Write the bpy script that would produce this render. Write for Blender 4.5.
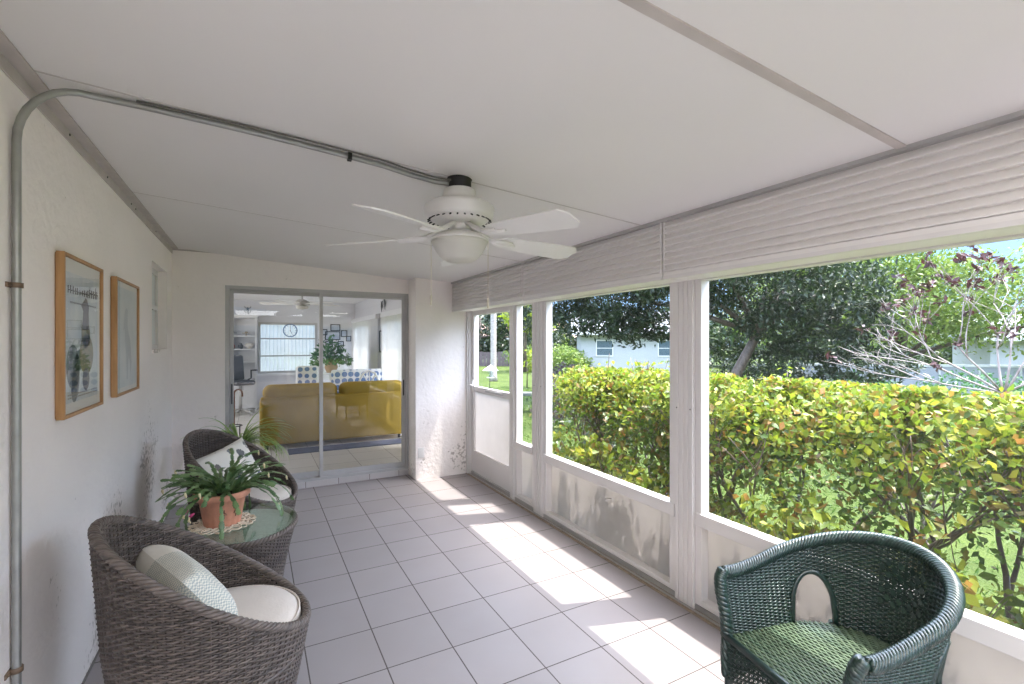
import bpy, math, random
import numpy as np
from mathutils import Vector, Matrix, noise
C = bpy.context.scene
COL = C.collection
for o in list(bpy.data.objects): bpy.data.objects.remove(o)
PI = math.pi
random.seed(7)

# ------------------------------------------------------------------ camera
F_PX = 478.6
YAW = math.atan(258 / F_PX)
cd = bpy.data.cameras.new('camera'); cam = bpy.data.objects.new('camera', cd); COL.objects.link(cam)
cam.location = (0, 0, 1.54); cam.rotation_euler = (PI/2, 0, -YAW)
cd.sensor_width = 36; cd.lens = F_PX / 1024 * 36; cd.clip_start = 0.02; cd.clip_end = 300
C.camera = cam
C.view_settings.view_transform = 'Standard'; C.view_settings.look = 'None'
C.view_settings.gamma = 1; C.view_settings.use_curve_mapping = False
C.view_settings.exposure = 0.38
C.cycles.max_bounces = 12; C.cycles.diffuse_bounces = 6; C.cycles.glossy_bounces = 4
C.cycles.transparent_max_bounces = 24; C.cycles.transmission_bounces = 6
C.cycles.sample_clamp_indirect = 6

# ------------------------------------------------------------------ light
SUN_E = 7.0; SKY = 1.15; REAR_W = 62; INT_W = 50
SUN_COL = (1.0, 0.955, 0.89)
w = bpy.data.worlds.new('sky'); C.world = w; w.use_nodes = True
nt = w.node_tree; nt.nodes.clear()
sk = nt.nodes.new('ShaderNodeTexSky'); sk.sky_type = 'NISHITA'; sk.sun_disc = False
sk.sun_elevation = math.radians(68); sk.sun_rotation = math.radians(107); sk.air_density = 1.1; sk.dust_density = 1.5
bg = nt.nodes.new('ShaderNodeBackground'); bg.inputs[1].default_value = SKY
wo = nt.nodes.new('ShaderNodeOutputWorld')
hs = nt.nodes.new('ShaderNodeHueSaturation'); hs.inputs['Saturation'].default_value = 0.7
nt.links.new(sk.outputs[0], hs.inputs['Color']); tcw = nt.nodes.new('ShaderNodeTexCoord'); spw = nt.nodes.new('ShaderNodeSeparateXYZ'); nt.links.new(tcw.outputs['Generated'], spw.inputs[0])
mrw = nt.nodes.new('ShaderNodeValToRGB'); nt.links.new(spw.outputs[2], mrw.inputs[0])      # clear deep blue low down, bright thin haze higher up
mrw.color_ramp.elements[0].position = .17; mrw.color_ramp.elements[0].color = (.10, .15, .24, 1)
mrw.color_ramp.elements[1].position = .42; mrw.color_ramp.elements[1].color = (1.5, 1.48, 1.45, 1)
vmw = nt.nodes.new('ShaderNodeVectorMath'); vmw.operation = 'MULTIPLY'; nt.links.new(hs.outputs[0], vmw.inputs[0]); nt.links.new(mrw.outputs[0], vmw.inputs[1])
nt.links.new(vmw.outputs[0], bg.inputs[0]); nt.links.new(bg.outputs[0], wo.inputs[0])
sd = bpy.data.lights.new('sun', 'SUN'); sd.energy = SUN_E; sd.angle = math.radians(0.5); sd.color = SUN_COL
so = bpy.data.objects.new('sun', sd); COL.objects.link(so)
so.rotation_euler = Vector((-0.372, 0.118, -1)).to_track_quat('-Z', 'Y').to_euler()
so.location = (6, -2, 14)
def area(name, loc, aim, sx, sy, watt, col=(1, 1, 1)):
    l = bpy.data.lights.new(name, 'AREA'); l.shape = 'RECTANGLE'; l.size = sx; l.size_y = sy; l.energy = watt; l.color = col
    o = bpy.data.objects.new(name, l); COL.objects.link(o); o.location = loc
    o.rotation_euler = Vector(aim).to_track_quat('-Z', 'Y').to_euler(); return o
# added fill panel under the porch ceiling behind the photographer, standing in for daylight
area('rear_fill', (0.75, -0.9, 2.18), (0, 0.001, -1), 2.2, 1.8, REAR_W, (1.0, 0.97, 0.94))
# unseen fill added at the left of the inner room in place of daylight
area('room_fill', (-1.9, 9.0, 1.5), (1, -0.1, 0), 3.0, 1.6, INT_W, (0.98, 0.98, 0.98))

# ------------------------------------------------------------------ materials
MATS = {}
def newmat(name):
    m = bpy.data.materials.new(name); m.use_nodes = True; MATS[name] = m
    t = m.node_tree; return m, t, t.nodes['Principled BSDF']
def N(t, typ, **kw):
    n = t.nodes.new(typ)
    for k, v in kw.items(): setattr(n, k, v)
    return n
def coord(t, scale=(1, 1, 1), rot=(0, 0, 0), out='Object'):
    tc = N(t, 'ShaderNodeTexCoord'); mp = N(t, 'ShaderNodeMapping')
    mp.inputs['Scale'].default_value = scale; mp.inputs['Rotation'].default_value = rot
    t.links.new(tc.outputs[out], mp.inputs[0]); return mp.outputs[0]
def ramp(t, fac, stops, interp='LINEAR'):
    r = N(t, 'ShaderNodeValToRGB'); r.color_ramp.interpolation = interp
    els = r.color_ramp.elements
    els[0].position = stops[0][0]; els[0].color = (*stops[0][1], 1)
    els[1].position = stops[-1][0]; els[1].color = (*stops[-1][1], 1)
    for p, c in stops[1:-1]:
        e = els.new(p); e.color = (*c, 1)
    t.links.new(fac, r.inputs[0]); return r.outputs[0]
def s2l(*c):
    return tuple(((v/255)/12.92 if v/255 <= .04045 else ((v/255+.055)/1.055)**2.4) for v in c)
def mat(name, rgb, rough=0.6, var=0.08, scale=8, bump=0.0, bscale=60, metal=0.0, spec=0.5, coat=0):
    """rgb in sRGB 0-255; small noise variation + optional bump"""
    m, t, p = newmat(name)
    c = s2l(*rgb); v = coord(t)
    n = N(t, 'ShaderNodeTexNoise'); n.inputs['Scale'].default_value = scale; n.inputs['Detail'].default_value = 4
    t.links.new(v, n.inputs['Vector'])
    lo = tuple(x*(1-var) for x in c); hi = tuple(min(1, x*(1+var)) for x in c)
    t.links.new(ramp(t, n.outputs[0], [(.3, lo), (.7, hi)]), p.inputs['Base Color'])
    p.inputs['Roughness'].default_value = rough; p.inputs['Metallic'].default_value = metal
    p.inputs['Specular IOR Level'].default_value = spec
    if coat: p.inputs['Coat Weight'].default_value = coat
    if bump:
        b = N(t, 'ShaderNodeTexNoise'); b.inputs['Scale'].default_value = bscale; b.inputs['Detail'].default_value = 5
        t.links.new(v, b.inputs['Vector'])
        bm = N(t, 'ShaderNodeBump'); bm.inputs['Strength'].default_value = bump; bm.inputs['Distance'].default_value = 0.01
        t.links.new(b.outputs[0], bm.inputs['Height']); t.links.new(bm.outputs[0], p.inputs['Normal'])
    return m

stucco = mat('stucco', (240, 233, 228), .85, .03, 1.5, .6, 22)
t_ = stucco.node_tree; p_ = t_.nodes['Principled BSDF']; old = p_.inputs['Base Color'].links[0].from_socket     # chipped paint low on the wall, with some painted shadow mottled in
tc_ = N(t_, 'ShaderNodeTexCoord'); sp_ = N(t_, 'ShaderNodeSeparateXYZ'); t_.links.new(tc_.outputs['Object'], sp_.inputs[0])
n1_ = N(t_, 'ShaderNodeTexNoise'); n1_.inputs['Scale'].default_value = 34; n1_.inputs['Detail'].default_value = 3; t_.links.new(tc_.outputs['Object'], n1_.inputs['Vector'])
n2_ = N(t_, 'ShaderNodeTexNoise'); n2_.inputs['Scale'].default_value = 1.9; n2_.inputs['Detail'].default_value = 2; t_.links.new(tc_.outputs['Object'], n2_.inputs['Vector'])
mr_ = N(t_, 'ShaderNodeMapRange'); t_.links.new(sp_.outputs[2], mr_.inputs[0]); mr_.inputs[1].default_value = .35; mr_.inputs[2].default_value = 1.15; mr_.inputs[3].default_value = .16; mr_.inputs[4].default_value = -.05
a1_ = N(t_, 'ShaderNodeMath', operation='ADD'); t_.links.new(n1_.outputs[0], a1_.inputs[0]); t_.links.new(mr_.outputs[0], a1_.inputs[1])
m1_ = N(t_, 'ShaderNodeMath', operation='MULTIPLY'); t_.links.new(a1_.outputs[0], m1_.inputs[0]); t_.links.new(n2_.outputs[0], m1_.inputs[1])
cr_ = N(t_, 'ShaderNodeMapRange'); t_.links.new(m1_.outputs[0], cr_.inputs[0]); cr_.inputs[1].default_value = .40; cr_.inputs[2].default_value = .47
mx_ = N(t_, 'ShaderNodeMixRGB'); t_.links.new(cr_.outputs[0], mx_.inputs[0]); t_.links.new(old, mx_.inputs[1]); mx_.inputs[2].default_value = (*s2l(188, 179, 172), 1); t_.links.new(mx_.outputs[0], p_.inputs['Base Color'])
stucco_inner = mat('room_paint', (205, 204, 208), .8, .02, 2)
ceil_m = mat('ceiling_panel', (226, 223, 221), .55, .015, 1.2, .05, 8)
alu = mat('white_aluminium', (220, 216, 214), .45, .006, 3)
alu_grey = mat('grey_aluminium', (178, 176, 174), .4, .05, 8, metal=.3)
batten = mat('batten_grey', (186, 178, 173), .6, .08, 10)
lap = mat('lap_vinyl', (230, 226, 223), .5, .004, 2)
white_pl = mat('white_plastic', (225, 223, 220), .4, .02, 5)
black_m = mat('black_metal', (28, 28, 28), .5, .1, 20)
conduit_m = mat('galvanised_conduit', (158, 158, 154), .38, .12, 14, metal=.55)
dirt = mat('dirty_track', (150, 134, 120), .8, .3, 25, .3)
wood = None
def wood_mat(name, a, b, sc=(3, 3, 30)):
    m, t, p = newmat(name); v = coord(t, sc)
    n = N(t, 'ShaderNodeTexNoise'); n.inputs['Scale'].default_value = 3; n.inputs['Detail'].default_value = 6
    t.links.new(v, n.inputs['Vector'])
    t.links.new(ramp(t, n.outputs[0], [(.3, s2l(*a)), (.7, s2l(*b))]), p.inputs['Base Color']); p.inputs['Roughness'].default_value = .45
    return m
oak = wood_mat('oak_frame', (160, 116, 72), (188, 144, 96), (20, 20, 2))
bark = wood_mat('bark', (72, 60, 52), (120, 104, 92), (6, 6, 2))
bark_pale = wood_mat('pale_bark', (120, 106, 102), (172, 158, 152), (6, 6, 2))
palm_bark = wood_mat('palm_bark', (150, 140, 134), (190, 180, 174), (2, 2, 12))

# floor tiles: x lines at 0.554+.33k, y lines at 1.915+.352k
def tile_mat(name, base, grout, px, py, ox, oy, gw=0.006):
    m, t, p = newmat(name)
    tc = N(t, 'ShaderNodeTexCoord'); sp = N(t, 'ShaderNodeSeparateXYZ'); t.links.new(tc.outputs['Object'], sp.inputs[0])
    def M(op, a, b=None):
        n = N(t, 'ShaderNodeMath', operation=op)
        for i, q in enumerate((a, b)):
            if q is None: continue
            if isinstance(q, (int, float)): n.inputs[i].default_value = q
            else: t.links.new(q, n.inputs[i])
        return n.outputs[0]
    masks = []; cells = []
    for ax, pp, oo in ((0, px, ox), (1, py, oy)):
        a = M('ADD', sp.outputs[ax], 20*pp - oo); a = M('DIVIDE', a, pp)
        fr = M('FRACT', a); cells.append(M('FLOOR', a))
        dd = M('ABSOLUTE', M('SUBTRACT', fr, .5))
        masks.append(M('GREATER_THAN', dd, .5 - gw/pp/2))
    g = M('MAXIMUM', masks[0], masks[1])
    cb = N(t, 'ShaderNodeCombineXYZ'); t.links.new(cells[0], cb.inputs[0]); t.links.new(cells[1], cb.inputs[1])
    wn = N(t, 'ShaderNodeTexWhiteNoise'); t.links.new(cb.outputs[0], wn.inputs[0])
    b = s2l(*base)
    tint = ramp(t, wn.outputs[0], [(0, tuple(x*.95 for x in b)), (1, tuple(x*1.04 for x in b))])
    nz = N(t, 'ShaderNodeTexNoise'); nz.inputs['Scale'].default_value = 3; nz.inputs['Detail'].default_value = 5
    t.links.new(tc.outputs['Object'], nz.inputs['Vector'])
    mx0 = N(t, 'ShaderNodeMixRGB', blend_type='MULTIPLY'); mx0.inputs[0].default_value = 1
    t.links.new(tint, mx0.inputs[1]); t.links.new(ramp(t, nz.outputs[0], [(.3, (.95, .94, .93)), (.7, (1, 1, 1))]), mx0.inputs[2])
    mx = N(t, 'ShaderNodeMixRGB'); t.links.new(g, mx.inputs[0]); t.links.new(mx0.outputs[0], mx.inputs[1]); mx.inputs[2].default_value = (*s2l(*grout), 1)
    t.links.new(mx.outputs[0], p.inputs['Base Color'])
    rr = N(t, 'ShaderNodeMapRange'); t.links.new(g, rr.inputs[0]); rr.inputs[3].default_value = .42; rr.inputs[4].default_value = .9
    t.links.new(rr.outputs[0], p.inputs['Roughness'])
    bm = N(t, 'ShaderNodeBump', invert=True); bm.inputs['Strength'].default_value = .5; bm.inputs['Distance'].default_value = .003
    t.links.new(g, bm.inputs['Height']); t.links.new(bm.outputs[0], p.inputs['Normal'])
    p.inputs['Specular IOR Level'].default_value = .35
    return m
tile = tile_mat('porch_tile', (153, 147, 147), (88, 81, 78), .33, .352, .554, 1.915)
tile_in = tile_mat('room_tile', (196, 192, 188), (130, 124, 120), .46, .46, .2, .1)

def glass_mat(name, tint=(1, 1, 1), refl=.0, ior=1.45):
    m, t, p = newmat(name); t.nodes.remove(p)
    out = t.nodes['Material Output']
    tr = N(t, 'ShaderNodeBsdfTransparent'); tr.inputs[0].default_value = (*tint, 1)
    gl = N(t, 'ShaderNodeBsdfGlossy'); gl.inputs['Roughness'].default_value = 0.0
    lw = N(t, 'ShaderNodeLayerWeight'); lw.inputs[0].default_value = .5     # Schlick fresnel, the same from both sides
    pw = N(t, 'ShaderNodeMath', operation='POWER'); pw.inputs[1].default_value = 5; t.links.new(lw.outputs['Facing'], pw.inputs[0])
    f0 = ((ior-1)/(ior+1))**2 + refl
    ad = N(t, 'ShaderNodeMath', operation='MULTIPLY_ADD'); ad.inputs[1].default_value = 1-f0; ad.inputs[2].default_value = f0; t.links.new(pw.outputs[0], ad.inputs[0])
    mx = N(t, 'ShaderNodeMixShader'); t.links.new(ad.outputs[0], mx.inputs[0]); t.links.new(tr.outputs[0], mx.inputs[1]); t.links.new(gl.outputs[0], mx.inputs[2])
    t.links.new(mx.outputs[0], out.inputs[0]); return m
glass = glass_mat('door_glass', (.96, .97, .96), .03, 1.5)
glass_thin = glass_mat('clear_glass', (.98, .98, .98), 0, 1.4)
table_glass = glass_mat('table_glass', (.86, .94, .91), .04, 1.5)
def screen_mat():
    m, t, p = newmat('insect_screen'); t.nodes.remove(p); out = t.nodes['Material Output']
    tr = N(t, 'ShaderNodeBsdfTransparent'); df = N(t, 'ShaderNodeBsdfDiffuse'); df.inputs[0].default_value = (.30, .32, .34, 1)
    mx = N(t, 'ShaderNodeMixShader'); mx.inputs[0].default_value = .10
    t.links.new(tr.outputs[0], mx.inputs[1]); t.links.new(df.outputs[0], mx.inputs[2]); t.links.new(mx.outputs[0], out.inputs[0]); return m
screen = screen_mat()
def translucent(name, rgb, k=.5, rough=.5):
    m, t, p = newmat(name); t.nodes.remove(p); out = t.nodes['Material Output']
    c = (*s2l(*rgb), 1)
    n = N(t, 'ShaderNodeTexNoise'); n.inputs['Scale'].default_value = 5; t.links.new(coord(t), n.inputs['Vector'])
    cr = ramp(t, n.outputs[0], [(.3, tuple(x*.93 for x in c[:3])), (.7, c[:3])])
    df = N(t, 'ShaderNodeBsdfDiffuse'); tl = N(t, 'ShaderNodeBsdfTranslucent')
    t.links.new(cr, df.inputs[0]); t.links.new(cr, tl.inputs[0])
    mx = N(t, 'ShaderNodeMixShader'); mx.inputs[0].default_value = k
    t.links.new(df.outputs[0], mx.inputs[1]); t.links.new(tl.outputs[0], mx.inputs[2]); t.links.new(mx.outputs[0], out.inputs[0]); return m
kick = translucent('translucent_panel', (214, 210, 208), .62)
blind_m = translucent("blind_vinyl", (238, 238, 238), .55)
def leaf_mat(name, cols, tl=.4, gloss=.25, k=.5):
    """cols: list of sRGB colours chosen per leaf"""
    m, t, p = newmat(name); out = t.nodes['Material Output']
    g = N(t, 'ShaderNodeNewGeometry')
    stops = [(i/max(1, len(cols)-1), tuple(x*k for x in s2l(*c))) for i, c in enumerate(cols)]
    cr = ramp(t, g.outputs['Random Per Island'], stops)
    t.links.new(cr, p.inputs['Base Color']); p.inputs['Roughness'].default_value = .42; p.inputs['Specular IOR Level'].default_value = gloss*2
    tn = N(t, 'ShaderNodeBsdfTranslucent'); t.links.new(cr, tn.inputs[0])
    mx = N(t, 'ShaderNodeMixShader'); mx.inputs[0].default_value = tl
    t.links.new(p.outputs[0], mx.inputs[1]); t.links.new(tn.outputs[0], mx.inputs[2]); t.links.new(mx.outputs[0], out.inputs[0]); return m
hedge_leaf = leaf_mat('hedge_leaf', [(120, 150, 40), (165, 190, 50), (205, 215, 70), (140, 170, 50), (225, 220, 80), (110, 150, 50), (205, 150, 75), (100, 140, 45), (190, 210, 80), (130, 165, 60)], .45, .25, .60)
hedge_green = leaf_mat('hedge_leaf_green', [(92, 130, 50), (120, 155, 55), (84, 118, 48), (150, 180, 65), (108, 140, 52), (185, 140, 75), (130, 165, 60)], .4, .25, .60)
tree_leaf = leaf_mat('dark_tree_leaf', [(52, 76, 52), (78, 100, 60), (44, 66, 52), (96, 116, 60)], .25)
lime_leaf = leaf_mat('light_tree_leaf', [(110, 145, 60), (150, 180, 80), (170, 190, 95), (95, 130, 60)], .45, .25, .62)
yellow_leaf = leaf_mat('yellow_leaf', [(190, 215, 60), (210, 225, 80), (160, 190, 50)], .5)
purple_leaf = leaf_mat('purple_leaf', [(78, 48, 52), (100, 58, 58), (60, 44, 48)], .2, .2, .8)
shrub_leaf = leaf_mat('shrub_leaf', [(80, 110, 55), (60, 90, 50), (110, 135, 70)], .3)
mauve_leaf = leaf_mat('mauve_leaf', [(110, 92, 98), (132, 110, 112), (96, 84, 88), (150, 130, 128)], .3)
cactus_leaf = leaf_mat('cactus_leaf', [(78, 108, 66), (100, 130, 80), (122, 148, 96)], .1, .4, 1)
spider_leaf = leaf_mat('spider_leaf', [(120, 158, 70), (190, 205, 130), (100, 145, 62), (205, 215, 150)], .3, .4, 1)
grass_leaf = leaf_mat('grass_blade', [(110, 160, 50), (140, 190, 60), (90, 140, 45)], .4, .1, .3)
house_leaf = leaf_mat('house_plant_leaf', [(60, 110, 60), (84, 136, 72), (44, 92, 52)], .3, .4, .9)

def lawn_mat():
    m, t, p = newmat('lawn'); v = coord(t)
    n = N(t, 'ShaderNodeTexNoise'); n.inputs['Scale'].default_value = 1.3; n.inputs['Detail'].default_value = 8; n.inputs['Roughness'].default_value = .7
    t.links.new(v, n.inputs['Vector'])
    t.links.new(ramp(t, n.outputs[0], [(.25, s2l(56, 70, 35)), (.5, s2l(72, 86, 40)), (.75, s2l(90, 102, 48))]), p.inputs['Base Color'])
    p.inputs['Roughness'].default_value = .9; p.inputs['Specular IOR Level'].default_value = .1
    n2 = N(t, 'ShaderNodeTexNoise'); n2.inputs['Scale'].default_value = 60; t.links.new(v, n2.inputs['Vector'])
    b = N(t, 'ShaderNodeBump'); b.inputs['Strength'].default_value = .8; b.inputs['Distance'].default_value = .03
    t.links.new(n2.outputs[0], b.inputs['Height']); t.links.new(b.outputs[0], p.inputs['Normal']); return m
lawn = lawn_mat()
def wicker_mat(name, cols, rough, spec=.5):
    m, t, p = newmat(name)
    g = N(t, 'ShaderNodeNewGeometry')
    n = N(t, 'ShaderNodeTexNoise'); n.inputs['Scale'].default_value = 35; n.inputs['Detail'].default_value = 3; t.links.new(coord(t), n.inputs['Vector'])
    c1 = ramp(t, g.outputs['Random Per Island'], [(i/(len(cols)-1), s2l(*c)) for i, c in enumerate(cols)])
    mx = N(t, 'ShaderNodeMixRGB', blend_type='MULTIPLY'); mx.inputs[0].default_value = 1; t.links.new(c1, mx.inputs[1])
    t.links.new(ramp(t, n.outputs[0], [(.3, (.72, .72, .72)), (.7, (1.25, 1.22, 1.2))]), mx.inputs[2])
    t.links.new(mx.outputs[0], p.inputs['Base Color']); p.inputs['Roughness'].default_value = rough; p.inputs['Specular IOR Level'].default_value = spec
    return m
wick = wicker_mat('brown_wicker', [(80, 72, 67), (100, 90, 84), (68, 61, 58), (114, 103, 96)], .5)
wick_stake = wicker_mat('brown_wicker_stake', [(74, 66, 62), (92, 83, 77)], .5)
wick_rim = wicker_mat('brown_wicker_braid', [(84, 76, 71), (104, 94, 87), (92, 83, 78)], .45)
gwick = wicker_mat('green_wicker', [(30, 50, 46), (38, 60, 54), (26, 44, 42), (44, 68, 58)], .3, .7)
gwick_seat = wicker_mat('green_wicker_seat', [(84, 104, 84), (96, 114, 92), (76, 98, 80)], .4, .5)
dark_liner = mat('dark_liner', (38, 34, 32), .8)
cushion_m = mat('cream_fabric', (212, 202, 192), .9, .03, 10, .2, 90)
terracotta = mat('terracotta', (220, 156, 128), .6, .16, 14, .15, 40)
soil = mat('soil', (52, 38, 30), .95, .3, 40, .6, 60)
crochet = mat('crochet_cotton', (228, 212, 190), .9, .08, 30, .3, 200)
pink = mat('pink_flower', (206, 70, 130), .5); bud = mat('cream_bud', (236, 222, 180), .5)
mustard = mat('mustard_fabric', (158, 130, 44), .8, .12, 4, .2, 120)
mustard_lt = mat('mustard_pale_fabric', (204, 176, 84), .8, .1, 5, .2, 120)
house_wall = mat('house_wall', (178, 180, 182), .8, .03, 2)
roof_m = mat('roof_tile', (196, 160, 140), .8, .1, 5)
fence_m = mat('fence_wood', (96, 84, 86), .8, .2, 4)
wall_white = mat('garden_wall_paint', (168, 170, 178), .8, .06, 2)
stone = mat('bench_stone', (88, 92, 88), .8, .15, 8, .3)
darkglass = mat('window_dark', (92, 108, 118), .1, .1, 3, spec=.8)
cab_m = mat('cabinet_white', (214, 214, 216), .5, .02, 4)
dark_uph = mat('dark_upholstery', (70, 72, 78), .6, .1, 6)

# ------------------------------------------------------------------ mesh builder
class MB:
    def __init__(s): s.v = []; s.f = []; s.smooth = False
    def quad(s, *p):
        b = len(s.v); s.v += [tuple(q) for q in p]; s.f.append(tuple(range(b, b+len(p)))); return s
    def box(s, x0, x1, y0, y1, z0, z1, M=None):
        b = len(s.v)
        p = [(x0, y0, z0), (x1, y0, z0), (x1, y1, z0), (x0, y1, z0), (x0, y0, z1), (x1, y0, z1), (x1, y1, z1), (x0, y1, z1)]
        if M is not None: p = [tuple(M @ Vector(q)) for q in p]
        s.v += p
        s.f += [tuple(b+i for i in q) for q in ((3, 2, 1, 0), (4, 5, 6, 7), (0, 1, 5, 4), (1, 2, 6, 5), (2, 3, 7, 6), (3, 0, 4, 7))]
        return s
    def rbox(s, x0, x1, y0, y1, z0, z1, r, M=None, n=3):
        """box with rounded edges: a superellipsoid-like grid sphere clamp"""
        cx, cy, cz = (x0+x1)/2, (y0+y1)/2, (z0+z1)/2; hx, hy, hz = (x1-x0)/2, (y1-y0)/2, (z1-z0)/2
        r = min(r, hx, hy, hz); b = len(s.v); nu, nv = 8*n, 4*n
        def sg(a): return (a > 1e-9) - (a < -1e-9)
        for j in range(nv+1):
            ph = -PI/2 + PI*j/nv
            for i in range(nu):
                th = 2*PI*(i+.5)/nu
                d = Vector((math.cos(ph)*math.cos(th), math.cos(ph)*math.sin(th), math.sin(ph)))
                zz = 1 if j > nv/2 else (-1 if j < nv/2 else 0)
                q = Vector((cx+sg(d.x)*(hx-r)+d.x*r, cy+sg(d.y)*(hy-r)+d.y*r, cz+zz*(hz-r)+d.z*r))
                if M is not None: q = M @ q
                s.v.append(tuple(q))
        for j in range(nv):
            for i in range(nu):
                i2 = (i+1) % nu
                s.f.append((b+j*nu+i, b+j*nu+i2, b+(j+1)*nu+i2, b+(j+1)*nu+i))
        s.f.append(tuple(b+i for i in range(nu))[::-1]); s.f.append(tuple(b+nv*nu+i for i in range(nu)))
        s.smooth = True; return s
    def tube(s, pts, r, n=6, closed=False, cap=True, flat=1.0):
        """pts list of Vector, r scalar or list; flat squashes the section"""
        pts = [Vector(p) for p in pts]; m = len(pts)
        if m < 2: return s
        rs = r if isinstance(r, (list, tuple)) else [r]*m
        b = len(s.v); up = None
        for i in range(m):
            a = pts[(i-1) % m] if (closed or i > 0) else pts[i]; c = pts[(i+1) % m] if (closed or i < m-1) else pts[i]
            t = (c-a)
            if t.length < 1e-9: t = Vector((0, 0, 1))
            t.normalize()
            if up is None:
                up = Vector((0, 0, 1)) if abs(t.z) < .9 else Vector((1, 0, 0))
            u = up - t*up.dot(t)
            if u.length < 1e-6: u = t.orthogonal()
            u.normalize(); up = u; q = t.cross(u)
            for k in range(n):
                an = 2*PI*k/n
                s.v.append(tuple(pts[i] + (u*math.cos(an) + q*math.sin(an)*flat)*rs[i]))
        mm = m if closed else m-1
        for i in range(mm):
            for k in range(n):
                i2 = (i+1) % m; k2 = (k+1) % n
                s.f.append((b+i*n+k, b+i*n+k2, b+i2*n+k2, b+i2*n+k))
        if cap and not closed:
            s.f.append(tuple(b+k for k in range(n))[::-1]); s.f.append(tuple(b+(m-1)*n+k for k in range(n)))
        return s
    def lathe(s, prof, n=32, cx=0, cy=0, M=None, rib=None):
        """prof list of (r,z)"""
        b = len(s.v); m = len(prof)
        for j, (r, z) in enumerate(prof):
            for i in range(n):
                a = 2*PI*i/n; rr = r*(1+(rib(a, z) if rib else 0))
                q = Vector((cx+rr*math.cos(a), cy+rr*math.sin(a), z))
                if M is not None: q = M @ q
                s.v.append(tuple(q))
        for j in range(m-1):
            for i in range(n):
                i2 = (i+1) % n; s.f.append((b+j*n+i, b+j*n+i2, b+(j+1)*n+i2, b+(j+1)*n+i))
        if prof[0][0] > 1e-5: s.f.append(tuple(b+i for i in range(n))[::-1])
        if prof[-1][0] > 1e-5: s.f.append(tuple(b+(m-1)*n+i for i in range(n)))
        s.smooth = True; return s
    def grid(s, fn, nu, nv, closeu=False):
        b = len(s.v); NU = nu if closeu else nu+1
        for j in range(nv+1):
            for i in range(NU): s.v.append(tuple(fn(i/nu, j/nv)))
        for j in range(nv):
            for i in range(nu):
                i2 = (i+1) % NU; s.f.append((b+j*NU+i, b+j*NU+i2, b+(j+1)*NU+i2, b+(j+1)*NU+i))
        return s
    def prism(s, poly, y0, y1, axis='y'):
        """extrude closed polygon; axis y: poly in (x,z); axis x: (y,z); axis z: (x,y)"""
        b = len(s.v); n = len(poly)
        for yy in (y0, y1):
            for (a, c) in poly:
                s.v.append({'y': (a, yy, c), 'x': (yy, a, c), 'z': (a, c, yy)}[axis])
        s.f.append(tuple(b+i for i in range(n))[::-1]); s.f.append(tuple(b+n+i for i in range(n)))
        for i in range(n):
            j = (i+1) % n; s.f.append((b+i, b+j, b+n+j, b+n+i))
        return s
    def build(s, name, m, parent=None, smooth=None, solid=0, bevel=0):
        me = bpy.data.meshes.new(name); me.from_pydata(s.v, [], s.f); me.materials.append(m)
        if (s.smooth if smooth is None else smooth): me.polygons.foreach_set('use_smooth', [True]*len(me.polygons))
        me.update(); o = bpy.data.objects.new(name, me); COL.objects.link(o)
        if parent is not None: o.parent = parent
        if bevel:
            b = o.modifiers.new('bevel', 'BEVEL'); b.width = bevel; b.segments = 2; b.limit_method = 'ANGLE'
        if solid:
            q = o.modifiers.new('solid', 'SOLIDIFY'); q.thickness = solid
        return o
def thing(name, label, cat, loc=(0, 0, 0), rz=0, group=None):
    o = bpy.data.objects.new(name, None); COL.objects.link(o); o.empty_display_size = .05
    o.location = loc; o.rotation_euler = (0, 0, rz); o['label'] = label; o['category'] = cat
    if group: o['group'] = group
    return o
def tag(o, label, cat, group=None, kind=None):
    o['label'] = label; o['category'] = cat
    if group: o['group'] = group
    if kind: o['kind'] = kind
    return o
def struct(name, mb, m, parent=None, **k):
    o = mb.build(name, m, parent, **k)
    if parent is None: o['kind'] = 'structure'
    return o
def sroot(name, loc=(0, 0, 0)):
    o = bpy.data.objects.new(name, None); COL.objects.link(o); o.location = loc; o['kind'] = 'structure'; return o
def dup(root, loc, rz=0, label=None, group=None):
    r = root.copy(); COL.objects.link(r); r.location = loc; r.rotation_euler = (0, 0, rz)
    if label: r['label'] = label
    if group: r['group'] = group
    for ch in list(root.children):
        c = ch.copy(); COL.objects.link(c); c.parent = r
        for g in ch.children:
            d = g.copy(); COL.objects.link(d); d.parent = c
    return r
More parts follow.
